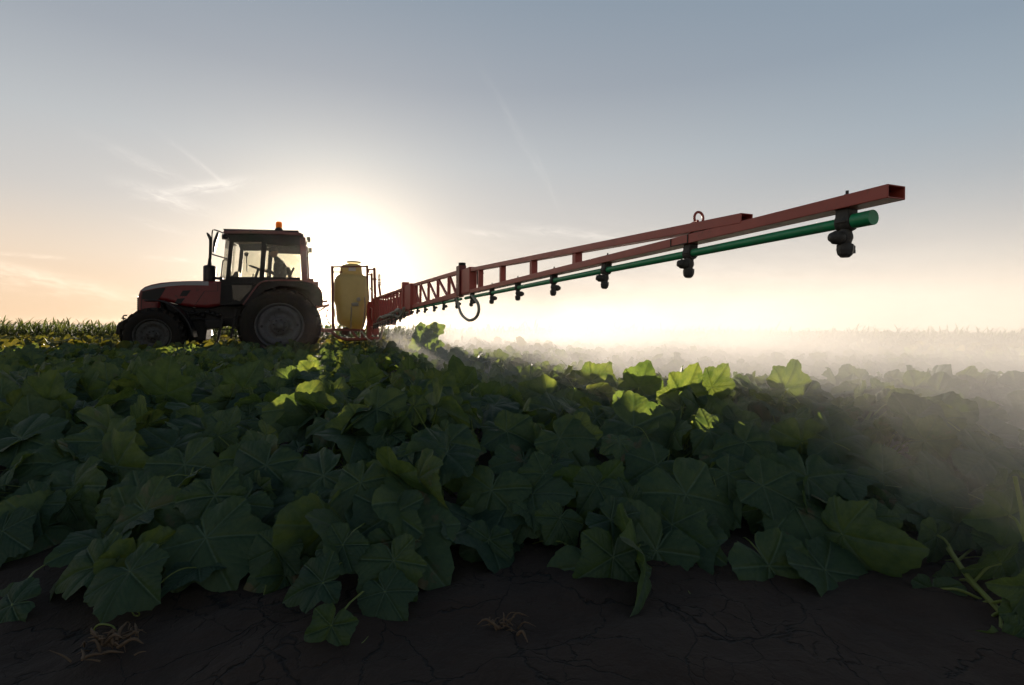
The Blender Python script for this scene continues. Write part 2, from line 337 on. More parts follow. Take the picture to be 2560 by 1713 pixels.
# ------------------------------------------------------------ leaves in bulk
def leaf_template(v, na, nr):
    g_ = np.random.default_rng(100+v)
    ang_ = np.linspace(-pi, pi, na+1)
    ka = np.radians([0, 30, 57, 86, 114, 143, 163, 175, 180]); kr = np.array([1.16, .80, .95, .72, .84, .64, .56, .36, .06])
    kr = kr*(1+g_.normal(0, .04, 9)); fa = np.linspace(0, pi, 181); fr0 = np.interp(fa, ka, kr)
    kk = np.array([0, 1, 2, 3, 2, 1, 0])/9; fr1 = np.convolve(np.concatenate([fr0[6:0:-1], fr0, fr0[-2:-8:-1]]), np.convolve(kk, [.25, .5, .25]), 'same')[6:-6]
    asym = 1+.07*g_.normal()*np.sin(ang_); base_ = np.interp(abs(ang_), fa, fr1)*asym
    base_ = base_*(1+.05*np.sin(ang_*3+g_.random()*6))
    teeth = (np.mod(abs(ang_)*15/pi+g_.random(), 1)-.45)*.055 + g_.normal(0, .011, na+1)
    rad = base_*(1+teeth*(na > 30)); rad[-1] = rad[0]
    fr_ = np.linspace(0, 1, nr+1)[1:]**.9
    A, Fq = np.meshgrid(ang_, fr_); Rr = Fq*rad[None, :]
    x = np.sin(A)*Rr; y = np.cos(A)*Rr
    st = R(57); d = abs(np.mod(A+st*10.5, st)-st/2)
    zz = -g_.uniform(.10, .34)*Rr**2+g_.uniform(-.05, .36)*abs(x)+g_.uniform(.04, .10)*Rr**2*np.sin(A*g_.integers(2, 5)+g_.random()*6)
    zz += .045*np.minimum(1, Rr*np.sin(d)/.12)*np.minimum(1, Rr*2)
    zz += g_.uniform(.02, .06)*np.sin(A*9+g_.random()*6)*Fq**4
    zz -= g_.uniform(.0, .3)*np.maximum(0, y-.35)**1.5 
    vs = np.concatenate([[[0, 0, 0]], np.stack([x.ravel(), y.ravel(), zz.ravel()], 1)]).astype(np.float32)
    uv = np.concatenate([[[.5, .5]], np.stack([x.ravel()*.45+.5, y.ravel()*.45+.5], 1)]).astype(np.float32)
    n = na+1
    tris = np.array([(0, 1+k+1, 1+k) for k in range(na)])
    quads = np.array([(1+j*n+k, 1+j*n+k+1, 1+(j+1)*n+k+1, 1+(j+1)*n+k) for j in range(nr-1) for k in range(na)]).reshape(-1, 4)
    return vs, uv, tris, quads
TEMPL = {}
def templates(res):
    if res not in TEMPL: TEMPL[res] = [leaf_template(v, *res) for v in range(14)]
    return TEMPL[res]
def mesh_np(name, V_, tri, quad, mat_, rnd=None, UVs=None, parent=None, smooth=True):
    me = bpy.data.meshes.new(name); nv = len(V_); nt, nq = len(tri), len(quad)
    me.vertices.add(nv); me.vertices.foreach_set('co', V_.astype(np.float32).ravel())
    lv = np.concatenate([tri.ravel(), quad.ravel()]).astype(np.int32); me.loops.add(len(lv)); me.loops.foreach_set('vertex_index', lv)
    me.polygons.add(nt+nq); ls = np.concatenate([np.arange(nt)*3, nt*3+np.arange(nq)*4]).astype(np.int32); me.polygons.foreach_set('loop_start', ls)
    me.polygons.foreach_set('use_smooth', [smooth]*(nt+nq))
    if rnd is not None:
        a = me.attributes.new('rnd', 'FLOAT', 'POINT'); a.data.foreach_set('value', rnd.astype(np.float32))
    if UVs is not None:
        u = me.uv_layers.new(name='uv'); u.data.foreach_set('uv', UVs[lv].astype(np.float32).ravel())
    me.materials.append(mat_); me.update(calc_edges=True); me.validate()
    o = bpy.data.objects.new(name, me); COL.objects.link(o)
    if parent: o.parent = parent
    return o
def frames(tip, nrm):
    tip = tip/np.linalg.norm(tip, axis=1, keepdims=True); nrm = nrm-(nrm*tip).sum(1, keepdims=True)*tip
    nrm = nrm/np.linalg.norm(nrm, axis=1, keepdims=True); side = np.cross(tip, nrm)
    return np.stack([side, tip, nrm], 2)                          # columns
def leaves_mesh(name, P, tip, nrm, size, rnd, res, mat_, parent=None, off=(0, 0, 0)):
    T_ = templates(res); Rm = frames(tip, nrm); var = rng.integers(0, len(T_), len(P)); VV = []; UU = []; TT = []; QQ = []; RR = []; o = 0
    for v in range(len(T_)):
        idx = np.nonzero(var == v)[0]
        if not len(idx): continue
        vs, uv, tri, quad = T_[v]
        vs2 = vs[None]*(1+rng.normal(0, .07, (len(idx), 1, 3)))
        vs2 = vs2*np.stack([np.ones(len(idx)), np.ones(len(idx)), rng.uniform(.5, 1.5, len(idx))], 1)[:, None, :]
        wv = np.einsum('nij,nkj->nki', Rm[idx], vs2*size[idx, None, None])+P[idx, None, :]
        k = len(vs); offs = (o+np.arange(len(idx))*k)
        VV.append(wv.reshape(-1, 3)); UU.append(np.tile(uv, (len(idx), 1))); RR.append(np.repeat(rnd[idx], k))
        TT.append((tri[None]+offs[:, None, None]).reshape(-1, 3)); QQ.append((quad[None]+offs[:, None, None]).reshape(-1, 4)); o += k*len(idx)
    V_ = np.concatenate(VV)-np.array(off)
    return mesh_np(name, V_, np.concatenate(TT), np.concatenate(QQ), mat_, np.concatenate(RR), np.concatenate(UU), parent)
def stems_mesh(name, A, B, r0, mat_, parent=None, off=(0, 0, 0), segs=4, sides=5):
    """curved petioles from A (ground) to B (leaf)"""
    n = len(A); tt = np.linspace(0, 1, segs+1)
    mid = (A+B)/2+np.stack([np.zeros(n), np.zeros(n), .25*np.linalg.norm(B-A, axis=1)], 1)+rng.normal(0, .015, (n, 3))
    pts = ((1-tt)**2)[None, :, None]*A[:, None]+(2*tt*(1-tt))[None, :, None]*mid[:, None]+(tt**2)[None, :, None]*B[:, None]
    an = np.arange(sides)*2*pi/sides; ring = np.stack([np.cos(an), np.sin(an), np.zeros(sides)], 1)
    rr = (np.asarray(r0)*np.ones(n))[:, None]*(1-.35*tt)[None]
    V_ = pts[:, :, None]+ring[None, None]*rr[:, :, None, None]; k = (segs+1)*sides
    q = np.array([(j*sides+i, j*sides+(i+1) % sides, (j+1)*sides+(i+1) % sides, (j+1)*sides+i) for j in range(segs) for i in range(sides)])
    Q = (q[None]+(np.arange(n)*k)[:, None, None]).reshape(-1, 4)
    return mesh_np(name, V_.reshape(-1, 3)-np.array(off), np.zeros((0, 3), int), Q, mat_, None, None, parent)
def canopy(x, y):
    """height of the crop canopy: front edge, rows running left to right, a lower furrow on the sprayed side"""
    edge = np.interp(x, [-3, -1.7, -1.45, -1.0, -.75, -.45, -.25, 0, .3, .6, 1.0, 1.5, 2.5], [1.35, 1.48, 1.6, 1.25, 1.42, 1.23, 1.35, 1.62, 1.47, 1.55, 1.42, 1.28, 1.3])+.05*np.sin(x*9+2)
    ramp_ = np.clip((y-edge)/1.0, 0, 1)**.72
    rowm = 1-.32*np.clip(x*.9+.4, 0, 1)*np.exp(-((y-4.9)/.6)**2)-.14*np.sin((y+x*.33)*3.6)**2*(y > 4.6)
    return ramp_*(.34+.035*np.sin(x*3.1+y*1.3)+.03*np.sin(x*1.1-y*2.3))*rowm
def crop(y0, y1, dens, smin, smax, xw=1.12, pad=.5):
    area = (y1-y0)*((y0+y1)*xw+2*pad); n = int(area*dens)
    y = np.sqrt(rng.uniform(y0*y0, y1*y1, n)); x = rng.uniform(-1, 1, n)*(y*xw+pad)
    h = canopy(x, y); k = h > .05; x, y, h = x[k], y[k], h[k]; n = len(x)
    slope = (canopy(x, y+.1)-canopy(x, y-.1))/.2
    hh = h*(1-.55*rng.random(n)**2.2)+rng.normal(0, .018, n)
    yaw = rng.uniform(0, 2*pi, n); bias = .55+.9*np.clip(slope, 0, 1)
    tip = np.stack([np.cos(yaw), np.sin(yaw)-bias, -rng.uniform(-.05, 1.0, n)-.7*np.clip(slope, 0, 1)], 1)
    nrm = np.stack([rng.normal(0, .55, n), rng.normal(-.15, .55, n)-.8*np.clip(slope, 0, .8), np.ones(n)], 1)
    up = rng.random(n) < np.where(y > 3, .34, .2)                                      # leaves standing on edge
    nrm[up, 2] = .15; nrm[up, 1] -= .8; tip[up, 2] = rng.uniform(-.9, .3, up.sum())
    size = smin+(smax-smin)*rng.random(n)**1.25*np.where(rng.random(n) < .15, .6, 1)
    P = np.stack([x, y, hh], 1)
    return P, tip, nrm, size, rng.random(n)

# ------------------------------------------------------------ tractor
ROT = math.atan2(-s, -c)
tractor = empty('tractor', (T0[0], T0[1], 0), ROT)
tag(tractor, 'dusty red farm tractor with black cab driving left through the crop', 'tractor')
def P1(pts, l): return [(q1(x, y, l).x, q1(x, y, l).z) for x, y in pts]
def P3(pts, l): return [(q3(x, y, l).x, q3(x, y, l).z) for x, y in pts]

def wheel(cx, cz, lo, Rt, wd, side, rm, big):
    """rim disc (wheel) with its tyre, chevron lugs and bolts; lo = outer face, side = +1 towards the camera"""
    k = side; ax = (0, k, 0); cen = (cx, lo, cz); f = Rt/.85
    r = MB()
    rr = .50*f if big else .345
    r.lathe([(rr, -.02), (rr, .012), (rr*.97, .015), (rr*.93, -.01), (rr*.90, -.06), (rr*.87, -.07), (rr*.865, -.03), (rr*.84, -.022), (rr*.62, -.035), (rr*.60, -.05),
             (rr*.36, -.06), (rr*.36, -.02), (rr*.33, -.012), (rr*.18, -.01), (rr*.17, .03), (rr*.12, .05), (0, .052)], cen, ax, 48)
    r.lathe([(rr, -.01), (rr*.95, -wd*.9), (rr, -wd)], cen, ax, 48)
    w_ = r.build('wheel', rm, tractor)
    hb = MB()
    for i in range(8):
        a = 2*pi*i/8+.2; q = (cx+math.cos(a)*rr*.26, lo-.012*k, cz+math.sin(a)*rr*.26)
        hb.lathe([(.016, 0), (.016, .02), (0, .021)], q, ax, 6, False)
    hb.build('wheel_bolts', M['black'], w_)
    if big:
        hh = MB()
        for i in range(4):
            a = pi/2*i-.05; q = (cx+math.cos(a)*rr*.72, lo-.026*k, cz+math.sin(a)*rr*.72); hh.lathe([(.028, 0), (.028, .004), (0, .004)], q, ax, 12, False)
        for a, l_ in ((1.15, .07), (.5, .06), (3.5, .08), (5.0, .06), (2.2, .05)):
            p0 = (cx+math.cos(a)*rr*.42, lo-.012*k, cz+math.sin(a)*rr*.42); p1 = (cx+math.cos(a)*(rr*.42+l_), lo-.02*k, cz+math.sin(a)*(rr*.42+l_)); hh.bar(p0, p1, .012, .01)
        hh.build('wheel_holes', M['plastic'], w_)
    ty = MB(); h_ = Rt-.045; b_ = rr*.98
    ty.lathe([(b_, .0), (b_+.03, .022), (b_+(h_-b_)*.5, .03), (h_-.05, .01), (h_-.008, -.03), (h_, -.08), (h_, -wd+.06), (h_-.01, -wd+.03), (b_+.1, -wd-.01), (b_, -wd)], cen, ax, 64)
    for d_ in (0, 1):
        for i in range(22):
            a0 = 2*pi*(i+.5*d_)/22; n_ = 5; vs = []; fs = []
            for j in range(n_):
                u = j/(n_-1); aa = a0-.20*u*1.3; ll = (-.002-u*(wd*.5)) if d_ == 0 else (-wd+.002+u*wd*.5)
                top = Rt-.012*(1-u)**2; bot = h_-.06*(1-u)**2-.01; hw = .024
                for rad, da in ((bot, -hw/Rt*1.25), (top, -hw/Rt), (top, hw/Rt), (bot, hw/Rt*1.25)):
                    vs.append((cx+rad*math.cos(aa+da), lo+k*ll, cz+rad*math.sin(aa+da)))
            for j in range(n_-1):
                for e in range(4): fs.append((4*j+e, 4*j+(e+1) % 4, 4*j+4+(e+1) % 4, 4*j+4+e))
            fs += [(0, 1, 2, 3), (4*n_-1, 4*n_-2, 4*n_-3, 4*n_-4)]; ty.add(vs, fs)
    ty.build('tyre', M['rubber'], w_)
rh = q1(1695, 1150, 1.0); fh = q1(407, 1250, .93)
wheel(rh.x, rh.z, 1.0, .85, .44, 1, M['rim'], True); wheel(rh.x, rh.z, -1.0, .85, .44, -1, M['rim'], True)
wheel(fh.x, fh.z, .93, .58, .32, 1, M['rimfront'], False); wheel(fh.x, fh.z, -.93, .58, .32, -1, M['rimfront'], False)
MB().tube([(rh.x, -.6, rh.z), (rh.x, .6, rh.z)], .13, 16).lathe([(.3, -.2), (.34, 0), (.3, .2)], (rh.x, 0, rh.z), (0, 1, 0), 20).build('rear_axle', M['black'], tractor)
MB().tube([(fh.x, -.7, fh.z), (fh.x, .7, fh.z)], .085, 12).build('front_axle', M['black'], tractor)
# bonnet
hp = [(262, 1020), (256, 930), (258, 840), (275, 792), (320, 755), (390, 731), (480, 713), (600, 702), (720, 696), (860, 694), (1000, 696), (1138, 702), (1138, 942), (960, 970), (820, 965), (700, 948), (560, 905), (470, 890), (470, 1020)]
MB().prism(P1(hp, .42), -.42, .42).build('bonnet', M['hood'], tractor, .07, 4)
st = [(302, 792), (330, 768), (400, 746), (500, 727), (620, 712), (760, 705), (900, 702), (975, 703), (976, 744), (860, 740), (700, 741), (560, 752), (440, 770), (350, 790), (304, 800)]
MB().prism(P1(st, .42), .405, .426).build('bonnet_stripe', M['stripe'], tractor)
MB().prism(P1([(306, 808), (350, 797), (440, 778), (534, 764), (540, 775), (478, 875), (455, 884), (306, 884)], .42), .40, .427).build('headlight_panel', M['plastic'], tractor)
for pr in ([(715, 795), (797, 790), (755, 850), (683, 850)], [(660, 876), (740, 872), (695, 928), (632, 925)]):
    MB().prism(P1(pr, .42), .39, .4245).build('side_vent', M['plastic'], tractor)
sm_ = MB()
for a, b in (((935, 800), (825, 962)), ((935, 800), (1060, 800)), ((1070, 715), (1068, 800)), ((300, 840), (296, 1010))):
    for (x0, y0), (x1, y1) in ((a, b),): p0, p1 = q1(x0, y0, .42), q1(x1, y1, .42); sm_.bar((p0.x, .421, p0.z), (p1.x, .421, p1.z), .008, .01)
sm_.build('panel_seam', M['plastic'], tractor)
gr = MB(); f0 = q1(262, 1015, .3); f1 = q1(262, 840, .3)
gr.box((f0.x-.03, -.3, f0.z), (f0.x+.012, .3, f1.z-.05))
for i in range(8): z_ = f0.z+(f1.z-f0.z)*(i+.5)/8.5; gr.box((f0.x+.013, -.29, z_), (f0.x+.022, .29, z_+.02))
gr.build('front_grille', M['plastic'], tractor)
# chassis, engine, front carrier
ch = MB()
ch.prism(P1([(300, 890), (470, 890), (640, 935), (820, 968), (1000, 968), (1140, 940), (1300, 940), (1500, 960), (1500, 1180), (1300, 1210), (1180, 1150), (960, 1175), (945, 1300), (560, 1310), (300, 1290)], .28), -.28, .28)
ch.build('engine_block', M['black'], tractor, .02, 2)
en = MB()
for i in range(9):
    x = 660+i*52; p = q1(x, 1010+(i % 3)*18, .3); en.lathe([(.05, 0), (.05, .07), (.03, .09), (0, .09)], (p.x, .27, p.z), (0, 1, 0), 12)
en.tube(smoothpath([(q1(700, 990, .33)), q1(800, 1030, .36), q1(920, 1010, .36), q1(1090, 1060, .33)]), .018, 8)
en.tube(smoothpath([(q1(760, 1100, .33)), q1(880, 1080, .38), q1(990, 1100, .36), q1(1100, 1120, .33)]), .022, 8)
en.build('engine_fittings', M['black'], tractor)
MB().prism(P1([(940, 1085), (1110, 1080), (1110, 1175), (960, 1185), (935, 1140)], .62), .38, .66).build('fuel_tank', M['black'], tractor, .03, 3)
MB().prism(P1([(32, 1235), (48, 1148), (66, 1120), (120, 1092), (200, 1048), (262, 1022), (330, 1010), (330, 1240), (150, 1260)], .3), -.32, .32).build('front_weight_carrier', M['black'], tractor, .025, 3)
hk = MB(); hk.tube(smoothpath([q1(118, 1092, 0), q1(112, 1062, 0), q1(122, 1047, 0), q1(157, 1046, 0)], 5), .014, 8).tube([q1(95, 1073, 0), q1(140, 1078, 0)], .012, 8)
hk.tube([q1(200, 1060, 0), q1(215, 1040, 0), q1(235, 1046, 0)], .03, 8); hk.build('tow_hook', M['black'], tractor)
def arc_strip(pix, l_mid, l0, l1, th, name, mt, lip=None):
    pts = smoothpath([q1(x, y, l_mid) for x, y in pix], 5); m_ = MB(); n = len(pts); vs = []
    for i, p in enumerate(pts):
        d = (pts[min(i+1, n-1)]-pts[max(i-1, 0)]).normalized(); nn = Vector((-d.z, 0, d.x))
        if nn.z < 0: nn = -nn
        for l_, e in ((l0, 0), (l1, 0), (l1, th), (l0, th)): vs.append((p.x-nn.x*e, l_, p.z-nn.z*e))
    m_.add(vs, [(4*i+k, 4*i+(k+1) % 4, 4*i+4+(k+1) % 4, 4*i+4+k) for i in range(n-1) for k in range(4)]+[(0, 1, 2, 3), (4*n-1, 4*n-2, 4*n-3, 4*n-4)], False)
    return m_.build(name, mt, tractor, .006, 2)
ff = [(325, 888), (430, 884), (510, 898), (590, 930), (665, 978), (730, 1045), (780, 1120), (812, 1195), (830, 1262)]
for a, b in ((.62, .97), (-.97, -.62)): arc_strip(ff, .95, a, b, .03, 'front_fender', M['plastic'])
MB().bar(q1(520, 925, .7), q1(560, 1010, .5), .04, .04).bar(q1(500, 905, -.7), q1(540, 1010, -.5), .04, .04).build('fender_bracket', M['black'], tractor)
# rear fender: top skin, inner wall down the tyre
rf = [(1316, 935), (1365, 870), (1420, 790), (1475, 725), (1540, 693), (1650, 684), (1800, 684), (1930, 690), (2035, 715), (2100, 770), (2125, 815)]
for a, b in ((.56, 1.03), (-1.03, -.56)):
    fo = arc_strip(rf, 1.03, a, b, .028, 'rear_fender', M['roof'])
    sd = 1 if a > 0 else -1
    ip = P1(rf, 1.03)+P1([(2080, 870), (1980, 790), (1850, 755), (1695, 745), (1540, 790), (1440, 870), (1390, 950)], 1.03)
    MB().prism(ip, .985*sd, 1.0*sd).build('fender_skirt', M['black'], fo)
    MB().prism(P1(rf, 1.03)+P1([(2125, 940), (1316, 940)], 1.03), .56*sd, .575*sd).build('inner_fender', M['black'], fo)
tl = MB(); a_ = q1(1990, 700, 1.0); tl.box((a_.x-.1, .8, a_.z-.03), (a_.x+.06, 1.0, a_.z+.06)); tl.box((a_.x-.2, .78, a_.z-.1), (a_.x-.02, .98, a_.z+.0)); tl.build('tail_lamp', M['roof'], tractor, .01)
# cab frame
LC = .74
def pil(pa, pb, w_, l_, name='cab_pillar', d=.07):
    o = MB()
    for sgn in (1, -1):
        o_ = MB(); A, B = q1(*pa, LC), q1(*pb, LC); o_.bar((A.x, sgn*(l_-d/2), A.z), (B.x, sgn*(l_-d/2), B.z), d, w_, up=(1, 0, 0)); o_.build(name, M['black'] if name != 'rear_cab_pillar' else M['roof'], tractor, .01)
pil((1208, 285), (1168, 700), .082, LC); pil((1538, 280), (1512, 690), .10, LC); pil((1925, 255), (1950, 700), .13, LC, 'rear_cab_pillar')
MB().prism(P1([(1122, 196), (1128, 190), (1300, 186), (1500, 187), (1700, 193), (1850, 203), (1915, 211), (1922, 240), (1700, 226), (1400, 216), (1180, 219), (1125, 214)], LC+.05), -LC-.05, LC+.05).build('cab_roof', M['roof'], tractor, .015, 3)
RRL = P1([(1165, 221), (1400, 219), (1700, 229), (1922, 243), (1945, 268), (1950, 345), (1560, 330), (1560, 302), (1215, 300), (1190, 290)], LC)
for l_ in (LC, -LC): MB().prism(RRL, l_-.05*(l_ > 0), l_+.05*(l_ < 0)).build('roof_rail', M['black'], tractor, .008)
MB().prism(P1([(1180, 224), (1900, 238), (1900, 275), (1200, 262)], 0), -LC+.055, LC-.055).build('roof_lining', M['seat'], tractor)
a_ = q1(1190, 290, 0); b_ = q1(1940, 270, 0); e_ = q1(1940, 345, 0)
MB().box((a_.x-.05, -LC+.075, a_.z-.02), (a_.x+.01, LC-.075, a_.z+.06)).box((b_.x-.01, -LC+.075, e_.z), (b_.x+.05, LC-.075, b_.z)).build('roof_cross_rail', M['black'], tractor)
# lower cab: door panel with its low window, sill rail
for sgn in (1, -1):
    d0, d1 = sorted((sgn*(LC-.04), sgn*(LC-.002)))
    pn = MB()
    pn.prism(P1([(1150, 655), (1900, 662), (1905, 690), (1560, 688), (1420, 735), (1140, 735)], LC), d0, d1)
    pn.prism(P1([(1138, 736), (1208, 736), (1218, 912), (1138, 940)], LC), d0, d1)
    pn.prism(P1([(1414, 745), (1480, 712), (1330, 925), (1290, 905), (1400, 790)], LC), d0, d1)
    pn.prism(P1([(1219, 880), (1295, 900), (1330, 926), (1139, 941), (1219, 913)], LC), d0, d1)
    dp = pn.build('door_panel', M['black'], tractor)
    MB().prism(P1([(1208, 738), (1412, 738), (1400, 790), (1295, 900), (1219, 880)], LC), sgn*(LC-.022), sgn*(LC-.018)).build('lower_door_window', M['glass'], tractor)
    MB().prism(P1([(1230, 305), (1515, 305), (1495, 655), (1195, 655)], LC), sgn*(LC-.03), sgn*(LC-.026)).build('door_window', M['glass'], tractor)
    MB().prism(P1([(1560, 333), (1893, 345), (1905, 660), (1545, 660)], LC), sgn*(LC-.03), sgn*(LC-.026)).build('side_window', M['glass'], tractor)
wf0, wf1 = q1(1205, 285, 0), q1(1168, 690, 0); MB().prism([(wf0.x, wf0.z), (wf1.x, wf1.z), (wf1.x-.005, wf1.z), (wf0.x-.005, wf0.z)], -LC+.08, LC-.08).build('windscreen', M['glass'], tractor)
rw0, rw1 = q1(1930, 350, 0), q1(1945, 660, 0); MB().prism([(rw0.x, rw0.z), (rw1.x, rw1.z), (rw1.x-.005, rw1.z), (rw0.x-.005, rw0.z)], -LC+.14, LC-.14).build('rear_window', M['glass'], tractor)
MB().prism(P1([(1150, 700), (1900, 700), (1900, 780), (1400, 930), (1300, 950), (1138, 950)], 0), -.54, .54).build('cab_floor', M['black'], tractor)
# interior: dash, steering wheel, levers, seat
MB().prism(P1([(1230, 660), (1262, 612), (1290, 610), (1300, 665)], 0), -.25, .25).prism(P1([(1205, 655), (1300, 655), (1300, 760), (1205, 760)], 0), -.3, .3).build('dashboard', M['plastic'], tractor, .01)
sw = MB(); ce = q1(1480, 575, 0); axs = Vector((-.34, 0, .94)).normalized(); u_ = axs.cross(Vector((0, 1, 0))); v_ = Vector((0, 1, 0))
ring = [ce+u_*.20*math.cos(2*pi*k/28)+v_*.20*math.sin(2*pi*k/28) for k in range(29)]; sw.tube(ring, .017, 8)
for k in range(3): a = 2*pi*k/3; sw.tube([ce-axs*.03, ce+u_*.2*math.cos(a)+v_*.2*math.sin(a)], .012, 6)
sw.tube([ce, q1(1440, 690, 0)], .028, 8); sw.build('steering_wheel', M['plastic'], tractor)
lv = MB(); lv.tube([q1(1420, 690, .2), q1(1428, 625, .2)], .012, 6); lv.tube([q1(1580, 700, .4), q1(1570, 600, .4)], .012, 6).tube([q1(1560, 596, .4), q1(1583, 606, .4)], .024, 8); lv.build('control_lever', M['plastic'], tractor)
se = MB(); se.prism(P1([(1630, 695), (1800, 705), (1800, 745), (1630, 745)], 0), -.24, .24).prism(P1([(1790, 700), (1768, 570), (1800, 565), (1830, 700)], 0), -.23, .23)
se.bar(q1(1790, 665, .3), q1(1840, 560, .3), .05, .045).bar(q1(1790, 665, -.3), q1(1840, 560, -.3), .05, .045); se.build('seat', M['seat'], tractor, .03, 3)
mi = MB(); mi.lathe([(0, 0), (.05, .0), (.052, .02), (0, .022)], q1(1360, 430, -.5), (0, 1, 0), 16).tube([q1(1360, 430, -.5), q1(1365, 600, -.5)], .014, 6); mi.build('far_mirror', M['plastic'], tractor)
# exhaust
ex = MB(); ec = q1(985, 690, .2); sc_ = lambda y: q1(985, y, .2).z
ex.lathe([(.12, sc_(700)), (.125, sc_(690)), (.125, sc_(556)), (.10, sc_(543)), (.045, sc_(536)), (.032, sc_(480)), (.028, sc_(470))], (ec.x, .2, 0), (0, 0, 1), 24)
ex.tube(smoothpath([q1(990, 478, .2), q1(993, 400, .2), q1(995, 300, .2), q1(990, 265, .2), q1(975, 235, .2), q1(961, 212, .2)], 5), [.030]*16+[.032]*5+[.028]*2+[.018]*3, 12)
ex.build('exhaust_stack', M['black'], tractor)
ac = MB(); ac.bar(q1(1030, 672, .2), q1(1120, 674, .2), .10, .055).tube(smoothpath([q1(1035, 620, .2), q1(1055, 612, .2), q1(1065, 640, .2), q1(1050, 660, .2)], 5), .006, 6).bar(q1(1105, 655, .2), q1(1105, 710, .2), .06, .06); ac.build('air_duct', M['black'], tractor)
gh = MB(); gh.tube(smoothpath([q1(1172, 492, .8), q1(1150, 484, .8), q1(1128, 488, .8), q1(1118, 515, .8), q1(1102, 660, .8)], 5), .012, 8); gh.build('grab_handle', M['black'], tractor)
mb = MB(); mb.tube(smoothpath([q1(1125, 213, .82), q1(1080, 195, .86), q1(1035, 182, .88), q1(1017, 192, .9), q1(1010, 240, .92), q1(1004, 400, .92), q1(1010, 425, .92), q1(1060, 443, .9), q1(1168, 473, .82)], 6), .014, 8)
mbo = mb.build('mirror_arm', M['black'], tractor)
mm = MB(); mc = q1(1046, 305, .92); md = (q1(1070, 200, .92)-q1(1022, 408, .92)); hl = md.length/2; md.normalize(); sdv = Vector((0, 1, 0)).cross(md).normalized(); vs = []
n_ = 24
for k in range(n_):
    a = 2*pi*k/n_; vs.append(mc+md*hl*math.cos(a)+Vector((0, 1, 0))*.09*math.sin(a)+sdv*.012)
vs2 = [v-sdv*.03 for v in vs]; mid = [mc+sdv*.045, mc-sdv*.03]
mm.add(vs+vs2+[mc-sdv*(-.0)+sdv*.05], [(k, (k+1) % n_, n_+(k+1) % n_, n_+k) for k in range(n_)]+[tuple(range(n_, 2*n_))]+[(k, (k+1) % n_, 2*n_) for k in range(n_)], True)
mm.build('wing_mirror', M['plastic'], mbo)
wl = MB(); a_ = q1(1135, 252, .6); wl.lathe([(0, -.05), (.045, -.045), (.06, .0), (.062, .06), (0, .062)], (a_.x-.02, .6, a_.z), (1, 0, 0), 14).box((a_.x-.12, .57, a_.z+.0), (a_.x-.05, .63, a_.z+.03)); wl.build('front_work_lamp', M['black'], tractor)
for (x0, y0, x1, y1, jx, jy) in ((1968, 255, 2006, 305, 1962, 335), (1985, 365, 2020, 410, 1978, 445)):
    l_ = MB(); a_, b_ = q1(x0, y0, .6), q1(x1, y1, .6); l_.box((b_.x, .52, b_.z), (a_.x, .66, a_.z)); l_.tube([(a_.x, .58, b_.z+.01), q1(jx, jy, .58), q1(1945, jy+10, .58)], .014, 6); l_.build('rear_work_lamp', M['lampglass'], tractor, .012)
be = MB(); bc = q1(1686, 190, .45); h0 = bc.z; zz_ = lambda y: q1(1686, y, .45).z
bs = MB().lathe([(.0, zz_(192)), (.085, zz_(190)), (.085, zz_(180)), (.06, zz_(160)), (.0, zz_(158))], (bc.x, .45, 0), (0, 0, 1), 20).tube([(bc.x, .45, zz_(290)), (bc.x, .45, zz_(190))], .012, 8).build('beacon_base', M['plastic'], tractor)
be.lathe([(.066, zz_(160)), (.067, zz_(125)), (.062, zz_(108)), (.045, zz_(101)), (0, zz_(100))], (bc.x, .45, 0), (0, 0, 1), 20); be.build('beacon_lens', M['beacon'], bs)
MB().lathe([(.03, zz_(160)), (.034, zz_(118)), (0, zz_(114))], (bc.x, .45, 0), (0, 0, 1), 12).build('beacon_bulb', M['roof'], bs)
# steps
sp = MB(); 
for a, b in (((1255, 980), (1240, 1060)), ((1240, 1060), (1195, 1330)), ((1120, 1055), (1065, 1325))): sp.bar(q1(*a, .85), q1(*b, .85), .03, .045)
for y, x0, x1 in ((1062, 1115, 1250), (1185, 1060, 1222), (1302, 1050, 1310)):
    A, B = q1(x0, y, .85), q1(x1, y, .85); sp.box((B.x, .68, A.z-.012), (A.x, .86, A.z+.012))
sp.build('access_steps', M['black'], tractor)
# linkage to the sprayer
lk = MB()
for l_ in (.42, -.42):
    lk.bar(q3(60, 1190, l_), q3(440, 1240, l_), .05, .1); lk.bar(q3(120, 800, l_), q3(370, 770, l_), .04, .05); lk.bar(q3(230, 930, l_), q3(385, 835, l_), .03, .035); lk.bar(q3(205, 800, l_), q3(185, 1180, l_), .03, .03)
lk.bar(q3(60, 900, 0), q3(400, 830, 0), .05, .05)
lk.tube(smoothpath([q3(390, 900, .3), q3(350, 960, .3), q3(370, 1060, .3), q3(420, 1150, .3)]), .015, 6).tube(smoothpath([q3(380, 850, .35), q3(340, 1000, .35), q3(300, 1130, .35)]), .008, 6)
lk.build('lift_linkage', M['frame'], tractor)

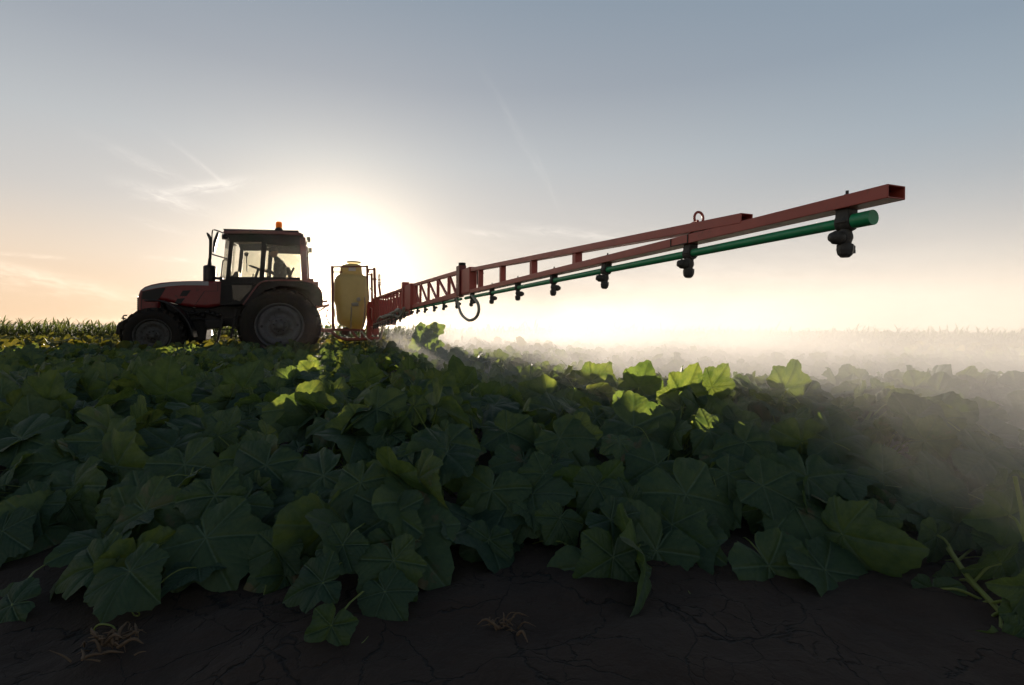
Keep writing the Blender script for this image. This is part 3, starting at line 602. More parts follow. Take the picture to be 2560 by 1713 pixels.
# ------------------------------------------------------------ field sprayer behind the tractor
spr = empty('field_sprayer', (T0[0], T0[1], 0), ROT)
tag(spr, 'red boom sprayer with pale yellow tank and long raised boom arm behind the tractor', 'sprayer')
rows = [(163, 700, 850), (170, 680, 868), (180, 620, 900), (200, 590, 914), (240, 573, 918), (300, 568, 922), (345, 556, 940), (375, 515, 980), (420, 480, 998), (500, 468, 1008), (600, 466, 1022), (700, 470, 1030),
        (780, 480, 1022), (830, 500, 1000), (900, 508, 998), (1000, 522, 985), (1080, 540, 970), (1140, 585, 958), (1180, 660, 945), (1210, 740, 925), (1222, 770, 900)]
tk = MB(); n_ = 40; vs = []
for y, x0, x1 in rows:
    A, B = q3(x0, y, .35), q3(x1, y, .35); cx_ = (A.x+B.x)/2; hx = abs(A.x-B.x)/2; hl = .82 if y > 360 else (.45 if y > 230 else .36); hl *= min(1, hx/.33)
    if y >= 1140: hl *= .85
    for k in range(n_):
        a = 2*pi*k/n_; ca_, sa_ = math.cos(a), math.sin(a); e = .55
        vs.append((cx_+hx*math.copysign(abs(ca_)**e, ca_), hl*math.copysign(abs(sa_)**e, sa_), A.z))
m_ = len(rows); tk.add(vs, [(i*n_+k, i*n_+(k+1) % n_, (i+1)*n_+(k+1) % n_, (i+1)*n_+k) for i in range(m_-1) for k in range(n_)]+[tuple(range(n_)), tuple(range((m_-1)*n_, m_*n_))], True)
tko = tk.build('tank', M['tank'], spr)
a_, b_ = q3(700, 240, .46), q3(812, 300, .46); MB().box((b_.x, .44, b_.z), (a_.x, .462, a_.z)).build('tank_label', M['white'], tko)
lid = MB().lathe([(.17, q3(700, 172, 0).z), (.17, q3(700, 150, 0).z), (.13, q3(700, 146, 0).z), (0, q3(700, 145, 0).z)], ((q3(780, 160, 0)).x, 0, 0), (0, 0, 1), 24).build('tank_lid', M['tank'], tko)
sp_ = MB()
for x in (735, 950): sp_.tube(smoothpath([q3(x, 700 if x > 800 else 860, .86), q3(x+8, 900, .87), q3(x-30 if x > 800 else x, 1190, .78)], 5), .014, 6)
sp_.build('tank_strap', M['hose'], tko)
MB().prism(P3([(740, 800), (850, 795), (855, 850), (750, 852)], .8), .78, .85).lathe([(.05, 0), (.05, .04), (0, .04)], q3(855, 745, .80), (0, 1, 0), 18).build('control_valve', M['hose'], spr, .01)
fr = MB()
for l_ in (.55, -.55):
    fr.bar(q3(443, 222, l_), q3(455, 1240, l_), .06, .065); fr.bar(q3(430, 236, l_), q3(1000, 228, l_), .035, .035); fr.bar(q3(450, 315, l_), q3(600, 315, l_), .03, .03); fr.bar(q3(990, 215, l_), q3(1005, 1340, l_), .06, .05)
    fr.tube(smoothpath([q3(300, 1235, l_), q3(400, 1245, l_), q3(470, 1285, l_), q3(530, 1335, l_), q3(640, 1370, l_), q3(800, 1372, l_), q3(1000, 1362, l_), q3(1220, 1350, l_)], 5), .036, 10)
    fr.bar(q3(900, 1240, l_), q3(915, 1360, l_), .07, .05); fr.bar(q3(740, 1240, l_), q3(840, 1350, l_), .05, .05); fr.bar(q3(460, 1215, l_), q3(960, 1232, l_), .05, .06)
for x, y in ((443, 236), (990, 228), (540, 1345), (1205, 1350), (460, 1225)): fr.bar(q3(x, y, -.55), q3(x, y, .55), .04, .05)
fr.build('frame', M['frame'], spr)
ma = MB()
for l_ in (.42, -.42):
    ma.bar(q3(1103, 248, l_), q3(1128, 1110, l_), .055, .06); ma.bar(q3(1060, 335, l_), q3(1078, 1300, l_), .05, .05); ma.bar(q3(1020, 780, l_), q3(1020, 1340, l_), .09, .11)
    ma.bar(q3(1000, 275, l_), q3(1110, 275, l_), .03, .03); ma.bar(q3(1005, 330, l_), q3(1030, 270, l_), .03, .03); ma.bar(q3(1000, 355, l_), q3(1060, 358, l_), .025, .025); ma.bar(q3(1132, 1010, l_), q3(1132, 1300, l_), .10, .13)
    ma.tube([q3(1072, 425, l_), q3(1140, 430, l_)], .02, 8)
for x, y in ((1103, 430), (1120, 800), (1128, 1090), (1110, 1300), (1132, 1110)): ma.bar(q3(x, y, -.42), q3(x, y, .42), .05, .06)
ma.build('mast', M['frame'], spr)
gg = MB(); gg.tube([q3(1168, 350, .4), q3(1168, 500, .4)], .008, 6).tube([q3(1196, 350, .4), q3(1198, 500, .4)], .008, 6).tube([q3(1180, 335, .4), q3(1182, 520, .4)], .01, 6).bar(q3(1160, 438, .4), q3(1202, 438, .4), .03, .03).bar(q3(1160, 485, .4), q3(1206, 485, .4), .03, .03).bar(q3(1160, 512, .4), q3(1208, 516, .4), .03, .03)
gg.bar(q3(1175, 515, .4), q3(1200, 690, .4), .04, .05).bar(q3(1160, 400, .4), q3(1200, 360, .4), .012, .012); gg.build('suspension_turnbuckle', M['frame'], spr)
pu = MB(); pu.lathe([(.0, -.12), (.09, -.12), (.1, 0), (.07, .1), (0, .1)], q3(650, 1240, .3), (0, 1, 0), 16).box(tuple(q3(700, 1300, 0)), tuple(q3(600, 1200, .35))); pu.build('pump', M['darkhose'], spr)
ho = MB()
for pts in ([(880, 1225, .6), (930, 1290, .7), (1000, 1370, .75), (1090, 1412, .75), (1180, 1385, .7), (1215, 1300, .65), (1240, 1200, .6), (1225, 1110, .5)],
            [(910, 1240, .6), (960, 1320, .7), (1040, 1390, .72), (1120, 1400, .7), (1190, 1360, .65), (1225, 1220, .6)],
            [(500, 900, .6), (515, 1000, .65), (530, 1090, .7), (600, 1170, .6)], [(475, 880, .6), (490, 1050, .65), (510, 1150, .6), (560, 1200, .5)],
            [(1050, 1180, .5), (1150, 1150, .55), (1230, 1050, .6), (1300, 1030, .6)], [(1180, 1150, .5), (1230, 1200, .52), (1215, 1350, .5)],
            [(1030, 600, .45), (1050, 560, .5), (1085, 590, .5)], [(1040, 870, .45), (1065, 900, .5), (1060, 1000, .5), (1080, 1100, .45)]):
    ho.tube(smoothpath([q3(*p) for p in pts], 6), .013, 6)
ho.build('hose', M['hose'], spr)

# the boom arm (line s = SB, sideways offset LB - t)
def Bp(tt, z, ds=0): return Vector((SB+ds, LB-tt, z))
ZL = H+.270; ZP = H+.2476
def bx(px, py, ds=0): return Bp(bt(px), bz(px, py), ds)
tend, t1, t2, t3 = 1.06, 4.39, 7.28, 12.75
MB().bar(Bp(t1, ZL), Bp(tend, ZL), .05, .027, hollow=.003).build('outer_lower_boom_tube', M['boom'], spr, .003, 2)
u0, u1 = bx(1870, 535, .006), bx(1163, 678)
u0.z -= .013; MB().bar(u1, u0, .04, .027, hollow=.003).build('outer_upper_boom_tube', M['boom'], spr, .003, 2)
def up_z(tt): k = (tt-u0_t)/(t1-u0_t); return u0.z+(u1.z-u0.z)*k
u0_t = LB-u0.y
for px in (1200.7, 1256, 1333, 1442):
    tt = bt(px); MB().bar(Bp(tt, ZL+.0135), Bp(tt, up_z(tt)-.0135), .034, .034, up=(1, 0, 0)).build('boom_post', M['boom'], spr, .002)
wsx = MB()
for q in (-.03, .05): wsx.box((SB+.0252, LB-bt(1707)+q, ZL-.0125), (SB+.0265, LB-bt(1707)+q+.004, ZL+.0125))
wsx.box((SB+.0252, LB-bt(1707)-.026, ZL-.0128), (SB+.0262, LB-bt(1707)+.05, ZL-.0108)); wsx.build('weld_seam', M['black'], spr)
rg = MB(); cc_ = bx(1752, 540, .01); ttm = bt(1752); zb = up_z(ttm)+.013
rg.tube([Vector((cc_.x+.016*math.cos(a), cc_.y, zb+.014+.018*math.sin(a))) for a in np.linspace(-.6, pi+.6, 14)], .0038, 8)
rg.tube(smoothpath([Vector((cc_.x, cc_.y-.005, zb+.004)), Vector((cc_.x-.01, cc_.y-.02, zb+.010)), Vector((cc_.x-.012, cc_.y-.07, zb+.003))], 4), .0038, 8)
rg.build('transport_hook', M['boom'], spr)
# hinge between outer and middle section
hz0, hz1 = bz(1161, 732), bz(1161, 670)
MB().box((SB-.03, LB-4.39, hz0-.012), (SB+.03, LB-4.14, u1.z+.01)).build('hinge_plate', M['boom'], spr, .004)
MB().box((SB-.012, LB-4.50, hz0-.02), (SB+.045, LB-4.395, hz1+.02)).build('hinge_post', M['hood'], spr)
MB().tube([Bp(4.44, hz1+.0, .01), Bp(4.44, hz1+.045, .01)], .03, 8).build('hinge_cap', M['black'], spr)
MB().tube([Bp(4.2, u1.z-.03, -.02), Bp(4.2, u1.z-.03, -.10)], .008, 6).build('hinge_pin', M['black'], spr)
MB().tube([Bp(4.10, u1.z-.02, -.03), Bp(4.10, ZL+.05, -.03)], .012, 6).build('latch_rod', M['black'], spr)
# truss sections
def truss(ta, za0, za1, tb, zb0, zb1, vts, wd, ds=0, name='boom_truss', dg=True):
    m_ = MB(); L0 = lambda q: za0+(zb0-za0)*(q-ta)/(tb-ta); L1 = lambda q: za1+(zb1-za1)*(q-ta)/(tb-ta)
    m_.bar(Bp(tb, zb0, ds), Bp(ta, za0, ds), wd*1.1, wd); m_.bar(Bp(tb, zb1, ds), Bp(ta, za1, ds), wd*.9, wd*.8)
    for q in vts: m_.bar(Bp(q, L0(q)+wd/2, ds), Bp(q, L1(q)-wd*.4, ds), wd*.85, wd*.6, up=(1, 0, 0))
    if dg:
        vv_ = sorted(vts); vv2 = [ta+.12]+vv_
        for a, b in zip(vv2[:-1], vv2[1:]): m_.bar(Bp(b-.05, L1(b)-wd*.4, ds+wd*.1), Bp(a+.05, L0(a)+wd*.5, ds+wd*.1), wd*.5, wd*.45)
    return m_.build(name, M['boom'], spr, .002)
vt2 = [bt(x) for x in (1122, 1094.6, 1071, 1050.6, 1037)]
truss(4.5, ZL, bz(1157, 678), t2, bz(1026, 769), bz(1020, 718), vt2, .042)
j0, j1 = bz(1020, 772), bz(1020, 714)
MB().box((SB-.05, LB-7.5, j0-.02), (SB+.05, LB-6.95, j1-.01)).box((SB-.02, LB-7.62, j0-.02), (SB+.07, LB-7.5, j1+.05)).build('hinge_plate', M['boom'], spr, .004)
ra0, ra1 = bz(1014, 774), bz(1014, 722); rb0, rb1 = bz(946.5, 806), bz(953, 738)
vts = list(np.arange(7.85, t3, .42))
truss(7.6, ra0, ra1, t3, rb0, rb1, vts, .05, 0)
kq = (8.8-7.6)/(t3-7.6); truss(8.8, ra0+(rb0-ra0)*kq+.02, ra1+(rb1-ra1)*kq-.04, t3, rb0, rb1-.05, [q for q in vts if q > 9], .05, -.25)
br = MB()
for q in vts[4::2]:
    k = (q-7.6)/(t3-7.6)
    for za, zb_ in ((ra0, rb0), (ra1, rb1)): br.bar(Bp(q, za+(zb_-za)*k, 0), Bp(q, za+(zb_-za)*k, -.25), .03, .03)
br.build('boom_cross_brace', M['boom'], spr)
rp = MB(); rp.prism([(SB-.5, rb0-.05), (SB+.05, rb0-.05), (SB+.05, rb1+.02), (SB-.4, rb1-.05)], LB-t3-.02, LB-t3+.01)
rp.prism([(SB-.01, rb0), (SB+.01, rb0), (SB+.01, rb1-.0), (SB-.01, rb1)], LB-t3, LB-t3+1.2); rp.build('boom_root_panel', M['boom'], spr)
# green feed pipe, its capped end, hoses
MB().tube([Bp(4.36, ZP-.018), Bp(1.118, ZP-.018)], .0118, 16).build('feed_pipe', M['green'], spr)
MB().tube([Bp(1.145, ZP-.018), Bp(1.105, ZP-.018)], .0155, 18).build('pipe_cap', M['green'], spr)
MB().tube([Bp(7.2, ZP-.025), Bp(4.5, ZP-.018)], .0115, 12).build('feed_pipe', M['green'], spr)
MB().tube([Bp(12.4, rb0-.05, .05), Bp(7.5, ra0-.045)], .018, 10).build('feed_pipe', M['hose'], spr)
lp = [(1144, 741), (1149, 762), (1157, 785), (1170, 798), (1181, 801), (1194, 794), (1201, 778), (1199, 760), (1191, 748), (1184, 740)]
MB().tube(smoothpath([bx(x, y, .012) for x, y in lp], 6), .0115, 10).build('hose_loop', M['hose'], spr)
lp = [(1025, 770), (1022, 782), (1014, 792), (1004, 792), (1000, 783), (1005, 775), (1014, 776), (1016, 784)]
MB().tube(smoothpath([bx(x, y, .08) for x, y in lp], 6), .02, 8).build('hose_loop', M['hose'], spr)
MB().tube(smoothpath([bx(x, y, .1) for x, y in ((956, 802), (963, 795), (975, 790), (986, 787), (1000, 781), (1016, 776))], 6), .02, 8).tube(smoothpath([bx(x, y, .14) for x, y in ((970, 792), (980, 795), (992, 790), (1005, 788))], 6), .018, 8).build('hose', M['hose'], spr)
def nozzle_mb(kind, sd, zt):
    """clamp, body and tip about the pipe centre; zt = gap up to the tube"""
    cl = MB(); cl.box((-.018, -.016, -.006), (.018, .016, zt)); cl.lathe([(.0, -.017), (.0205, -.017), (.0205, .017), (0, .017)], (0, 0, 0), (0, 1, 0), 14); cl.box((-.023, -.013, -.004), (.023, .013, .004))
    cl.tube([(0, 0, zt-.004), (0, 0, zt+.042)], .004, 6); cl.lathe([(.0075, zt+.026), (.0075, zt+.034), (0, zt+.035)], (0, 0, 0), (0, 0, 1), 6, False)
    bd = MB(); bd.lathe([(.013, -.012), (.0135, -.024), (.015, -.028), (.016, -.036), (.013, -.044), (.0125, -.052)], (0, 0, 0), (0, 0, 1), 14)
    cp = MB(); cp.lathe([(.009, 0), (.012, .010), (.0155, .014), (.0155, .030), (.012, .034), (.010, .041), (0, .042)], (0, 0, -.036), (sd, -.25, .0), 12)
    tp = MB()
    tp.lathe([(.0125, -.048), (.018, -.050), (.0185, -.062), (.016, -.072), (.010, -.078), (0, -.078)], (0, 0, 0), (0, 0, 1), 8, False)
    if kind: tp.box((-.026, -.008, -.062), (-.012, .008, -.05)).box((-.034, -.005, -.066), (-.022, .004, -.058))
    return cl, bd, cp, tp
protos = {}
for i in range(24):
    tt = .5*(i+2.3266); side_ = 1 if i < 3 else -1; kind = i == 0
    key = (kind, side_)
    pz = ZP-.018 if i < 10 else (ZP-.02 if tt < 7.4 else ra0+(rb0-ra0)*(tt-7.6)/(t3-7.6)-.05)
    if tt > 7.4: key = (kind, side_, 1)
    if key not in protos:
        a, b, c2, d = nozzle_mb(kind, side_, .03)
        o = b.build('nozzle', M['nozzle'], spr); subs = [a.build('nozzle_clamp', M['nozzle'], o, .002), c2.build('nozzle_cap', M['nozzle'], o), d.build('nozzle_tip', M['nozzle'], o)]
        protos[key] = (o, subs)
    else:
        o0, s0 = protos[key]; o = o0.copy(); COL.objects.link(o); o.parent = spr
        for q in s0: n2 = q.copy(); COL.objects.link(n2); n2.parent = o
    o.location = Bp(tt, pz, 0 if tt < 7.4 else .02); o.rotation_euler = (0, random.uniform(-.12, .12), random.uniform(-.15, .15) if i else .1)
    o.scale = (.9, .9, 1.4 if i > 13 else .95)

# ------------------------------------------------------------ driver
def skin_body(name, J, E, mat_, parent=None, root=0, sub=2):
    me = bpy.data.meshes.new(name); me.from_pydata([j[:3] for j in J], E, []); o = bpy.data.objects.new(name, me); COL.objects.link(o)
    if parent: o.parent = parent
    md = o.modifiers.new('skin', 'SKIN'); md.use_smooth_shade = True
    for i, v in enumerate(me.skin_vertices[0].data): v.radius = (J[i][3], J[i][4] if len(J[i]) > 4 else J[i][3]); v.use_root = i == root
    sb = o.modifiers.new('sub', 'SUBSURF'); sb.levels = sb.render_levels = sub
    me.materials.append(mat_); return o
drv = empty('person', (T0[0], T0[1], 0), ROT)
tag(drv, 'driver in dark clothes and cap sitting at the steering wheel inside the tractor cab', 'person')
def D(x, y, l, r, r2=None): v = q1(x, y, l); return (v.x, v.y, v.z, r) + ((r2,) if r2 else ())
J = [D(1715, 690, 0, .15, .17), D(1712, 640, 0, .135, .17), D(1708, 590, 0, .14, .19), D(1695, 530, 0, .13, .19), D(1676, 492, 0, .08, .10), D(1660, 470, 0, .058), D(1650, 450, 0, .06)]
E = [(0, 1), (1, 2), (2, 3), (3, 4), (4, 5), (5, 6)]
HJ = [(0, 0, 0)]
for sd in (1, -1):
    b0 = len(J); J += [D(1700, 522, .17*sd, .065), D(1690, 600, .25*sd, .05), D(1655, 640, .26*sd, .042), D(1600, 600, .22*sd, .036), D(1560, 585, .2*sd, .028)]
    E += [(3, b0), (b0, b0+1), (b0+1, b0+2), (b0+2, b0+3), (b0+3, b0+4)]
    b1 = len(J); J += [D(1640, 712, .12*sd, .09), D(1560, 700, .16*sd, .075), D(1530, 760, .16*sd, .055), D(1535, 850, .16*sd, .045), D(1505, 862, .16*sd, .04)]
    E += [(0, b1), (b1, b1+1), (b1+1, b1+2), (b1+2, b1+3), (b1+3, b1+4)]
body = skin_body('clothed_body', J, E, M['cloth'], drv)
for sd in (1, -1):                                               # hands: palm, four curled fingers and a thumb round the rim
    w0 = q1(1562, 585, .2*sd); pj = [(w0.x, w0.y, w0.z, .024), (w0.x+.05, w0.y, w0.z+.005, .028, .02)]; pe = [(0, 1)]
    for k in range(4):
        dl = (k-1.5)*.021; Ls = (.036, .042, .039, .030)[k]; b0 = len(pj)
        pj += [(w0.x+.085, w0.y+dl, w0.z+.012, .0095), (w0.x+.085+Ls, w0.y+dl, w0.z+.002, .0085), (w0.x+.09+Ls, w0.y+dl, w0.z-.025, .0078)]; pe += [(1, b0), (b0, b0+1), (b0+1, b0+2)]
    b0 = len(pj); pj += [(w0.x+.045, w0.y-.038*sd, w0.z-.012, .0105), (w0.x+.075, w0.y-.048*sd, w0.z-.03, .009)]; pe += [(1, b0), (b0, b0+1)]
    skin_body('hand', pj, pe, M['skin'], drv)
hd = MB(); hc = q1(1634, 410, 0); n1, n2 = 20, 16; vs = []
for i in range(n2+1):
    ph = pi*i/n2; 
    for k in range(n1):
        a = 2*pi*k/n1; x = math.sin(ph)*math.cos(a); y = math.sin(ph)*math.sin(a); z = math.cos(ph)
        fx = max(0, x); face = fx**3
        sx = .098*(1-.10*(z < -.3)*(1)); sy = .075*(1-.22*max(0, -z)); X_ = x*sx; Y_ = y*sy; Z_ = z*.125
        if z < 0: X_ += .012*face*(-z)
        nose = math.exp(-((a+pi) % (2*pi)-pi)**2/.02)*math.exp(-((z+.12)/.14)**2)*.022; brow = face*math.exp(-((z-.15)/.1)**2)*.008; lips = math.exp(-((a+pi) % (2*pi)-pi)**2/.08)*math.exp(-((z+.52)/.07)**2)*.007
        eye = -.008*math.exp(-(abs((a+pi) % (2*pi)-pi)-.33)**2/.02)*math.exp(-((z-.02)/.09)**2); chin = .012*face*math.exp(-((z+.85)/.15)**2)
        X_ += nose+brow+lips+eye+chin
        tl_ = .28; vs.append((hc.x+X_*math.cos(tl_)+Z_*math.sin(tl_)*.6, Y_, hc.z+Z_*math.cos(tl_)-X_*math.sin(tl_)))
hd.add(vs, [(i*n1+k, i*n1+(k+1) % n1, (i+1)*n1+(k+1) % n1, (i+1)*n1+k) for i in range(n2) for k in range(n1)], True)
for sd in (1, -1): hd.lathe([(0, 0), (.022, .004), (.028, .014), (.018, .016), (0, .01)], (hc.x-.01, sd*.068, hc.z-.01), (-.3, sd, 0), 10)
hd.build('head', M['skin'], drv)
cp = MB(); vs = []
for i in range(9):
    ph = pi/2*i/8*1.02
    for k in range(n1):
        a = 2*pi*k/n1; tl_ = .28; X_ = math.sin(ph)*math.cos(a)*.108; Z_ = math.cos(ph)*.118+.022; vs.append((hc.x+X_*math.cos(tl_)+Z_*math.sin(tl_)*.6, math.sin(ph)*math.sin(a)*.085, hc.z+Z_*math.cos(tl_)-X_*math.sin(tl_)))
cp.add(vs, [(i*n1+k, i*n1+(k+1) % n1, (i+1)*n1+(k+1) % n1, (i+1)*n1+k) for i in range(8) for k in range(n1)], True)
A = q1(1598, 378, 0); bq = MB()
vs = [(A.x+dx_, y_, A.z+dz_+e) for e in (0, .008) for dx_, y_, dz_ in ((-.05, -.07, .02), (.0, -.065, .0), (.05, -.035, -.018), (.062, 0, -.022), (.05, .035, -.018), (.0, .065, .0), (-.05, .07, .02))]
cp.add(vs, [tuple(range(7)), tuple(range(13, 6, -1))]+[(k, (k+1) % 7, 7+(k+1) % 7, 7+k) for k in range(7)]); cp.build('cap', M['seat'], drv)

# ------------------------------------------------------------ the crop
def hit(px, py, ymin=1.15, ymax=14, lift=.0):
    for Yc in np.arange(ymin, ymax, .02):
        p = W(px, py, Yc)
        if p.z <= float(canopy(p.x, p.y))+lift or p.z < .03: return p
    return p
# leaves seen one by one in the photograph: x, y, width (display px), direction of the tip, how far it faces the sky
HERO = [(1565, 1128, 215, -75, .55), (1447, 975, 185, -40, .5), (1125, 1118, 155, -100, .45), (1395, 1185, 125, -55, .7), (1365, 1108, 115, -120, .5), (1400, 1268, 145, -98, .25),
        (1752, 1288, 190, -65, .4), (1740, 1108, 150, -42, .6), (955, 1022, 95, -60, .7), (905, 1170, 170, -85, .5), (885, 1345, 135, -60, .65), (745, 1325, 120, 205, .7), (310, 1300, 150, -45, .7),
        (235, 1290, 130, 205, .8), (45, 1375, 130, 215, .7), (480, 1225, 190, -60, .6), (905, 1275, 150, -70, .4), (615, 1062, 175, -95, .45), (745, 1085, 190, -125, .6), (690, 930, 150, -60, .3), (765, 1420, 130, -110, .2),
        (865, 935, 120, -25, .6), (330, 1130, 170, -115, .55), (180, 1110, 160, -60, .45), (100, 1150, 130, -110, .5), (430, 1060, 150, -70, .55), (500, 1130, 160, -60, .4), (1030, 1010, 150, -70, .5), (1160, 985, 130, -30, .6),
        (1280, 1000, 120, -60, .5), (1620, 985, 120, -30, .6), (1700, 1010, 130, -60, .6), (1840, 1090, 190, -100, .55), (1900, 1010, 160, -45, .65), (2010, 1080, 150, -50, .5), (1245, 1080, 110, -120, .5), (1280, 1180, 100, -120, .35),
        (1500, 1060, 130, 215, .5), (1660, 1080, 110, -50, .6), (2120, 1130, 150, -50, .55), (2240, 1040, 170, -40, .6), (1990, 1180, 100, -60, .5), (2080, 960, 140, -30, .6), (60, 1000, 150, -20, .7), (250, 1010, 150, -70, .5), (830, 1100, 140, -100, .45),
        (700, 1170, 110, -60, .5), (1200, 1180, 90, -110, .4), (560, 1150, 150, -110, .5), (120, 920, 130, 70, -.25), (385, 900, 120, 80, -.25), (560, 890, 100, 60, -.3), (1230, 900, 70, -110, -.1), (1352, 872, 90, 40, -.3), (1460, 885, 100, 70, -.3),
        (1555, 905, 110, 60, -.25), (1625, 885, 80, 60, -.3), (1790, 888, 105, 5, -.2), (1000, 905, 90, 60, -.2), (1060, 880, 90, 110, -.2), (840, 870, 80, 80, -.3), (790, 1240, 120, -110, .4), (2300, 1180, 140, -60, .5), (1120, 1230, 120, -100, .35), (640, 1250, 120, -100, .4), (20, 1210, 140, -80, .5)]
hp_, ht_, hn_, hs_ = [], [], [], []
for x, y, wpx, deg, f in HERO:
    px, py = x*1.0926, y*1.0926; p = hit(px, py, 1.2, 4.2 if y < 900 and x > 900 else 6, .03)
    nrm = Vector((random.uniform(-.2, .2), -1.0, f*1.6 if f > 0 else f)).normalized(); a = R(deg); tp = Vector((math.cos(a), 0, math.sin(a))); tp = tp-nrm*tp.dot(nrm); tp.normalize()
    hp_.append(p+Vector((0, -.02, 0))); ht_.append(tp); hn_.append(nrm); hs_.append(wpx*1.0926*p.y/F/1.62)
hp_, ht_, hn_, hs_ = np.array(hp_), np.array(ht_), np.array(hn_), np.array(hs_)
Pn, Tn, Nn, Sn, Rn = crop(1.25, 4.3, 68, .07, .19, 1.02, .9)
# thin the random leaves that would sit in front of the recognisable ones
Pn = np.concatenate([Pn, hp_]); Tn = np.concatenate([Tn, ht_]); Nn = np.concatenate([Nn, hn_]); Sn = np.concatenate([Sn, hs_]); Rn = np.concatenate([Rn, rng.random(len(hp_))*.7])
front = [(x, 2.25+.1*math.sin(x*5)) for x in np.linspace(-2.6, 2.6, 12)]; second = [(x, 3.35+.1*math.sin(x*4)) for x in np.linspace(-3.9, 3.9, 13)]
cen = np.array(front+second); own = np.argmin(((Pn[:, None, :2]-cen[None])*np.array([1, 1.1])).__pow__(2).sum(2), 1)
ORD = ['leftmost', 'second', 'third', 'fourth', 'fifth', 'sixth', 'seventh', 'eighth', 'ninth', 'tenth', 'eleventh', 'twelfth', 'thirteenth']
for i in range(len(cen)):
    k = own == i
    if k.sum() < 3: continue
    r0 = i < len(front); j = i if r0 else i-len(front); n_ = len(front) if r0 else len(second)
    where = (ORD[j]+(' from the left' if j else '')) if j < n_/2 else ('rightmost' if j == n_-1 else ORD[n_-1-j]+' from the right')
    base_p = Vector((cen[i][0], cen[i][1]+.05, 0)); e = empty('cucumber_plant', base_p)
    tag(e, ('%s dark leafy cucumber plant in the front row beside the bare soil' if r0 else '%s cucumber plant in the second row behind the front plants') % where, 'plant',
        'cucumber plants of the front row' if r0 else 'cucumber plants of the second row')
    leaves_mesh('foliage', Pn[k], Tn[k], Nn[k], Sn[k], Rn[k], (74, 7), M['leaf'], e, base_p)
    roots = np.stack([cen[i][0]+rng.normal(0, .10, k.sum()), cen[i][1]+rng.normal(.08, .1, k.sum()), np.full(k.sum(), .01)], 1)
    near = Pn[k]+(roots-Pn[k])*np.minimum(1, .28/np.linalg.norm(roots-Pn[k], axis=1))[:, None]
    near[:, 2] = np.minimum(near[:, 2], Pn[k][:, 2]-.06); near[:, 2] = np.maximum(near[:, 2], .01)
    stems_mesh('stem', near, Pn[k], .0045, M['petiole'], e, base_p)
    idx = np.nonzero(k)[0]
    for q in rng.choice(idx, min(len(idx), 3), replace=False):
        td = MB(); p0 = Vector(Pn[q])-base_p; d = Vector((random.uniform(-1, 1), -random.uniform(.3, 1), random.uniform(-.3, .6))).normalized(); pts = [p0+d*.05*j+Vector((0, 0, -.012*j*j)) for j in range(4)]; e0 = pts[-1]; L2 = random.uniform(.008, .016)
        pts += [e0+Vector((L2*math.cos(j*1.1)-L2, -.004*j, L2*math.sin(j*1.1)-.004*j)) for j in range(1, 8)]
        td.tube(smoothpath(pts, 4), .0017, 5)
        td.build('tendril', M['petiole'], e)
# middle and far crop read as one mass
Pm, Tm, Nm, Sm, Rm_ = crop(4.3, 9, 34, .08, .15)
co = leaves_mesh('crop', Pm, Tm, Nm, Sm, Rm_, (26, 3), M['leaf'], None); tag(co, kind='stuff')
stems_mesh('crop_stems', np.stack([Pm[:, 0], Pm[:, 1]+.05, Pm[:, 2]*.3], 1), Pm, .004, M['petiole'], None, segs=2, sides=3); tag(bpy.data.objects['crop_stems'], kind='stuff')
Pf, Tf, Nf, Sf, Rf = crop(9, 16.8, 24, .10, .17)
co2 = leaves_mesh('far_crop', Pf, Tf, Nf, Sf, Rf, (10, 2), M['leaf_far'], None); tag(co2, kind='stuff')

# the lone tall plant by the boom
def small_plant(name, base_, leaves, label, cat='plant', stems=(), res=(52, 7), mt='leaf'):
    e = empty(name, base_); tag(e, label, cat)
    P_ = np.array([l[0] for l in leaves]); T_ = np.array([l[1] for l in leaves]); N_ = np.array([l[2] for l in leaves]); S_ = np.array([l[3] for l in leaves])
    leaves_mesh('foliage', P_, T_, N_, S_, rng.random(len(P_))*.6, res, M[mt], e, base_)
    m_ = MB(); b0 = Vector(base_)
    for pts, r in stems: m_.tube([p-b0 for p in smoothpath(pts, 6)], r, 6)
    for l in leaves:
        if len(l) > 4: m_.tube([p-b0 for p in smoothpath([l[4], (Vector(l[4])+Vector(l[0]))/2+Vector((0, 0, .015)), Vector(l[0])], 4)], .004, 6)
    m_.build('stem', M['petiole'], e); return e
YL = 9.0; b0 = W(1052, 935, YL); b0.z = .02
tops = [(x*1.0926, y*1.0926, w_, a, f) for x, y, w_, a, f in ((966, 762, 44, -105, .1), (984, 760, 34, 70, .2), (999, 757, 30, 40, .2), (958, 786, 36, -110, -.2), (985, 776, 44, -85, .1), (1000, 790, 32, -55, .3), (1006, 806, 22, -80, .1), (972, 808, 30, -120, .4), (964, 750, 20, 100, .2))]
st_top = W(1064, 838, YL)
small_plant('cucumber_plant', tuple(b0), [(W(x, y, YL+random.uniform(-.05, .05)), (math.cos(R(a)), random.uniform(-.3, .3), math.sin(R(a))), (random.uniform(-.3, .3), -1, f), w_*1.09*YL/F/1.62, W(1064, y+10, YL)) for x, y, w_, a, f in tops],
            'lone tall plant with drooping bright leaves standing above the crop below the boom', 'plant', [([b0, W(1060, 900, YL), W(1068, 870, YL), st_top], .011)])
